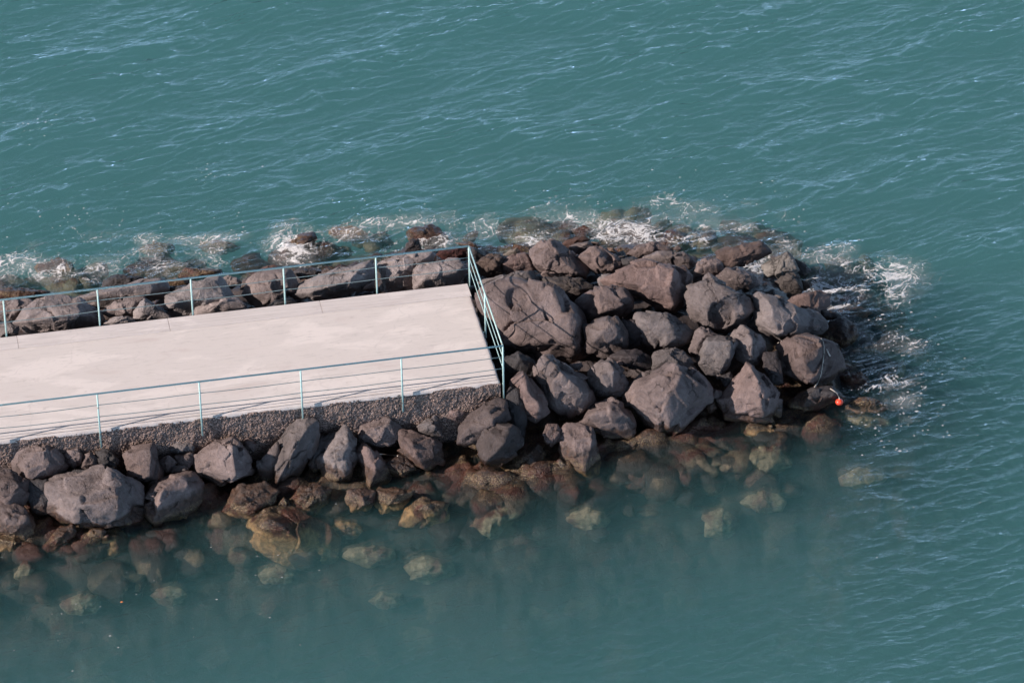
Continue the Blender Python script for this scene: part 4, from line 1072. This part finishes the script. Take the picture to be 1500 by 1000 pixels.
mesh_bm('float_body', bm, plain('float_plastic', (.72, .065, .03), .35, (.72, .09, .045)), fl_root, True)
tube('eyelet', [(0, 0, .06), (0, 0, .095)], .014, m_rope, fl_root, 8)
cp = [hit(1216, 569, .03), hit(1221, 572, .03), hit(1226, 576, .03), hit(1228.5, 581, .03), Vector(fp)+Vector((0, 0, .09))]
tube('cord', cp, .011, m_rope, fl_root, 6, off=fp)
m_wood = plain('bleached_wood', (.55, .47, .40))
tag(tube('driftwood_stick', [hit(1210.5, 511, .03), hit(1213, 516, .035), hit(1216, 522, .03)], .017, m_wood, sides=7), 'short pale stick lying on the big round boulder beside the rope', 'stick')
tag(tube('twig', [hit(556, 664.5, .05), hit(566, 665.5, .06), hit(575, 666.5, .05), hit(583, 667.5, .05)], .012, m_wood, sides=6), 'thin pale twig in the dark gap beside the prism shaped boulder', 'twig')
tag(tube('cable', [hit(1122, 505, .03), hit(1130, 505.5, .03), hit(1138, 503, .03), hit(1145, 499.5, .03)], .008, m_rope, sides=6), 'thin curved cord in the dark gap beside the egg shaped boulder', 'cord')
def scrap(name, px, py, w, h, mat, label, cat):
    p = hit(px, py, .05, ('scooped out hollow', 'broad domed')); bm = bmesh.new(); bmesh.ops.create_icosphere(bm, subdivisions=2, radius=1)
    r2 = random.Random(int(px))
    for v in bm.verts:
        k = r2.uniform(.75, 1.1); v.co = Vector((v.co.x*w*k, v.co.y*w*.7*k, v.co.z*h*k))
    o = mesh_bm(name, bm, mat, None, True); o.location = p; tag(o, label, cat)
scrap('plastic_scrap', 1011, 422, .055, .05, plain('red_plastic', (.70, .03, .03), .4), 'bright red plastic scrap stuck between the domed and scooped boulders', 'litter')
scrap('plastic_bottle', 1013, 413, .06, .09, plain('clear_plastic', (.45, .50, .55), .25), 'crushed pale bluish plastic bottle just above the red scrap', 'litter')
scrap('floating_leaf', 178.5, 881, .035, .012, plain('orange_leaf', (.70, .22, .07)), 'tiny orange leaf floating on the dark water near the picture edge', 'leaf')

# ------------------------------------------------------------------ light
LT = np.array([1.58, .34, -.95]); LT /= np.linalg.norm(LT)
sd_ = bpy.data.lights.new('sun', 'SUN'); so = bpy.data.objects.new('sun', sd_); COL.objects.link(so)
sd_.energy = 4.8; sd_.angle = math.radians(.5); sd_.color = (1.0, .89, .835)
so.rotation_euler = Vector(LT).to_track_quat('-Z', 'Y').to_euler()
w = bpy.data.worlds.new('World'); scene.world = w; w.use_nodes = True
nt = w.node_tree; bg = nt.nodes['Background']; sky = nt.nodes.new('ShaderNodeTexSky'); sky.sky_type = 'NISHITA'; sky.sun_disc = False
sky.sun_elevation = math.asin(-LT[2]); sky.sun_rotation = math.atan2(-LT[0], -LT[1])
sky.air_density = 1.0; sky.dust_density = 1.0
# sea haze: the sky brightens towards the horizon
tcw = nt.nodes.new('ShaderNodeTexCoord'); spw = nt.nodes.new('ShaderNodeSeparateXYZ'); nt.links.new(tcw.outputs['Generated'], spw.inputs[0])
def wm(op, a, b):
    x = nt.nodes.new('ShaderNodeMath'); x.operation = op
    for i, v in enumerate((a, b)):
        if isinstance(v, (int, float)): x.inputs[i].default_value = v
        else: nt.links.new(v, x.inputs[i])
    return x.outputs[0]
hz_ = wm('POWER', wm('SUBTRACT', 1.0, wm('MAXIMUM', spw.outputs[2], 0.0)), 6.5)
cmb = nt.nodes.new('ShaderNodeVectorMath'); cmb.operation = 'SCALE'; cmb.inputs[0].default_value = (27.0, 43.0, 68.0); nt.links.new(hz_, cmb.inputs['Scale'])
vm = nt.nodes.new('ShaderNodeVectorMath'); vm.operation = 'SCALE'; nt.links.new(sky.outputs[0], vm.inputs[0]); vm.inputs['Scale'].default_value = .5
va_ = nt.nodes.new('ShaderNodeVectorMath'); va_.operation = 'ADD'; nt.links.new(vm.outputs[0], va_.inputs[0]); nt.links.new(cmb.outputs[0], va_.inputs[1])
nt.links.new(va_.outputs[0], bg.inputs[0]); bg.inputs[1].default_value = .06
vsn = scene.view_settings; vsn.view_transform = 'Standard'; vsn.look = 'None'; vsn.exposure = .50; vsn.gamma = 1
cy = scene.cycles
cy.max_bounces = 6; cy.diffuse_bounces = 2; cy.glossy_bounces = 2; cy.transmission_bounces = 2; cy.volume_bounces = 1; cy.transparent_max_bounces = 12
cy.use_denoising = True; cy.caustics_refractive = False; cy.caustics_reflective = False
try: cy.denoiser = 'OPENIMAGEDENOISE'
except Exception: pass
cy.sample_clamp_indirect = 4
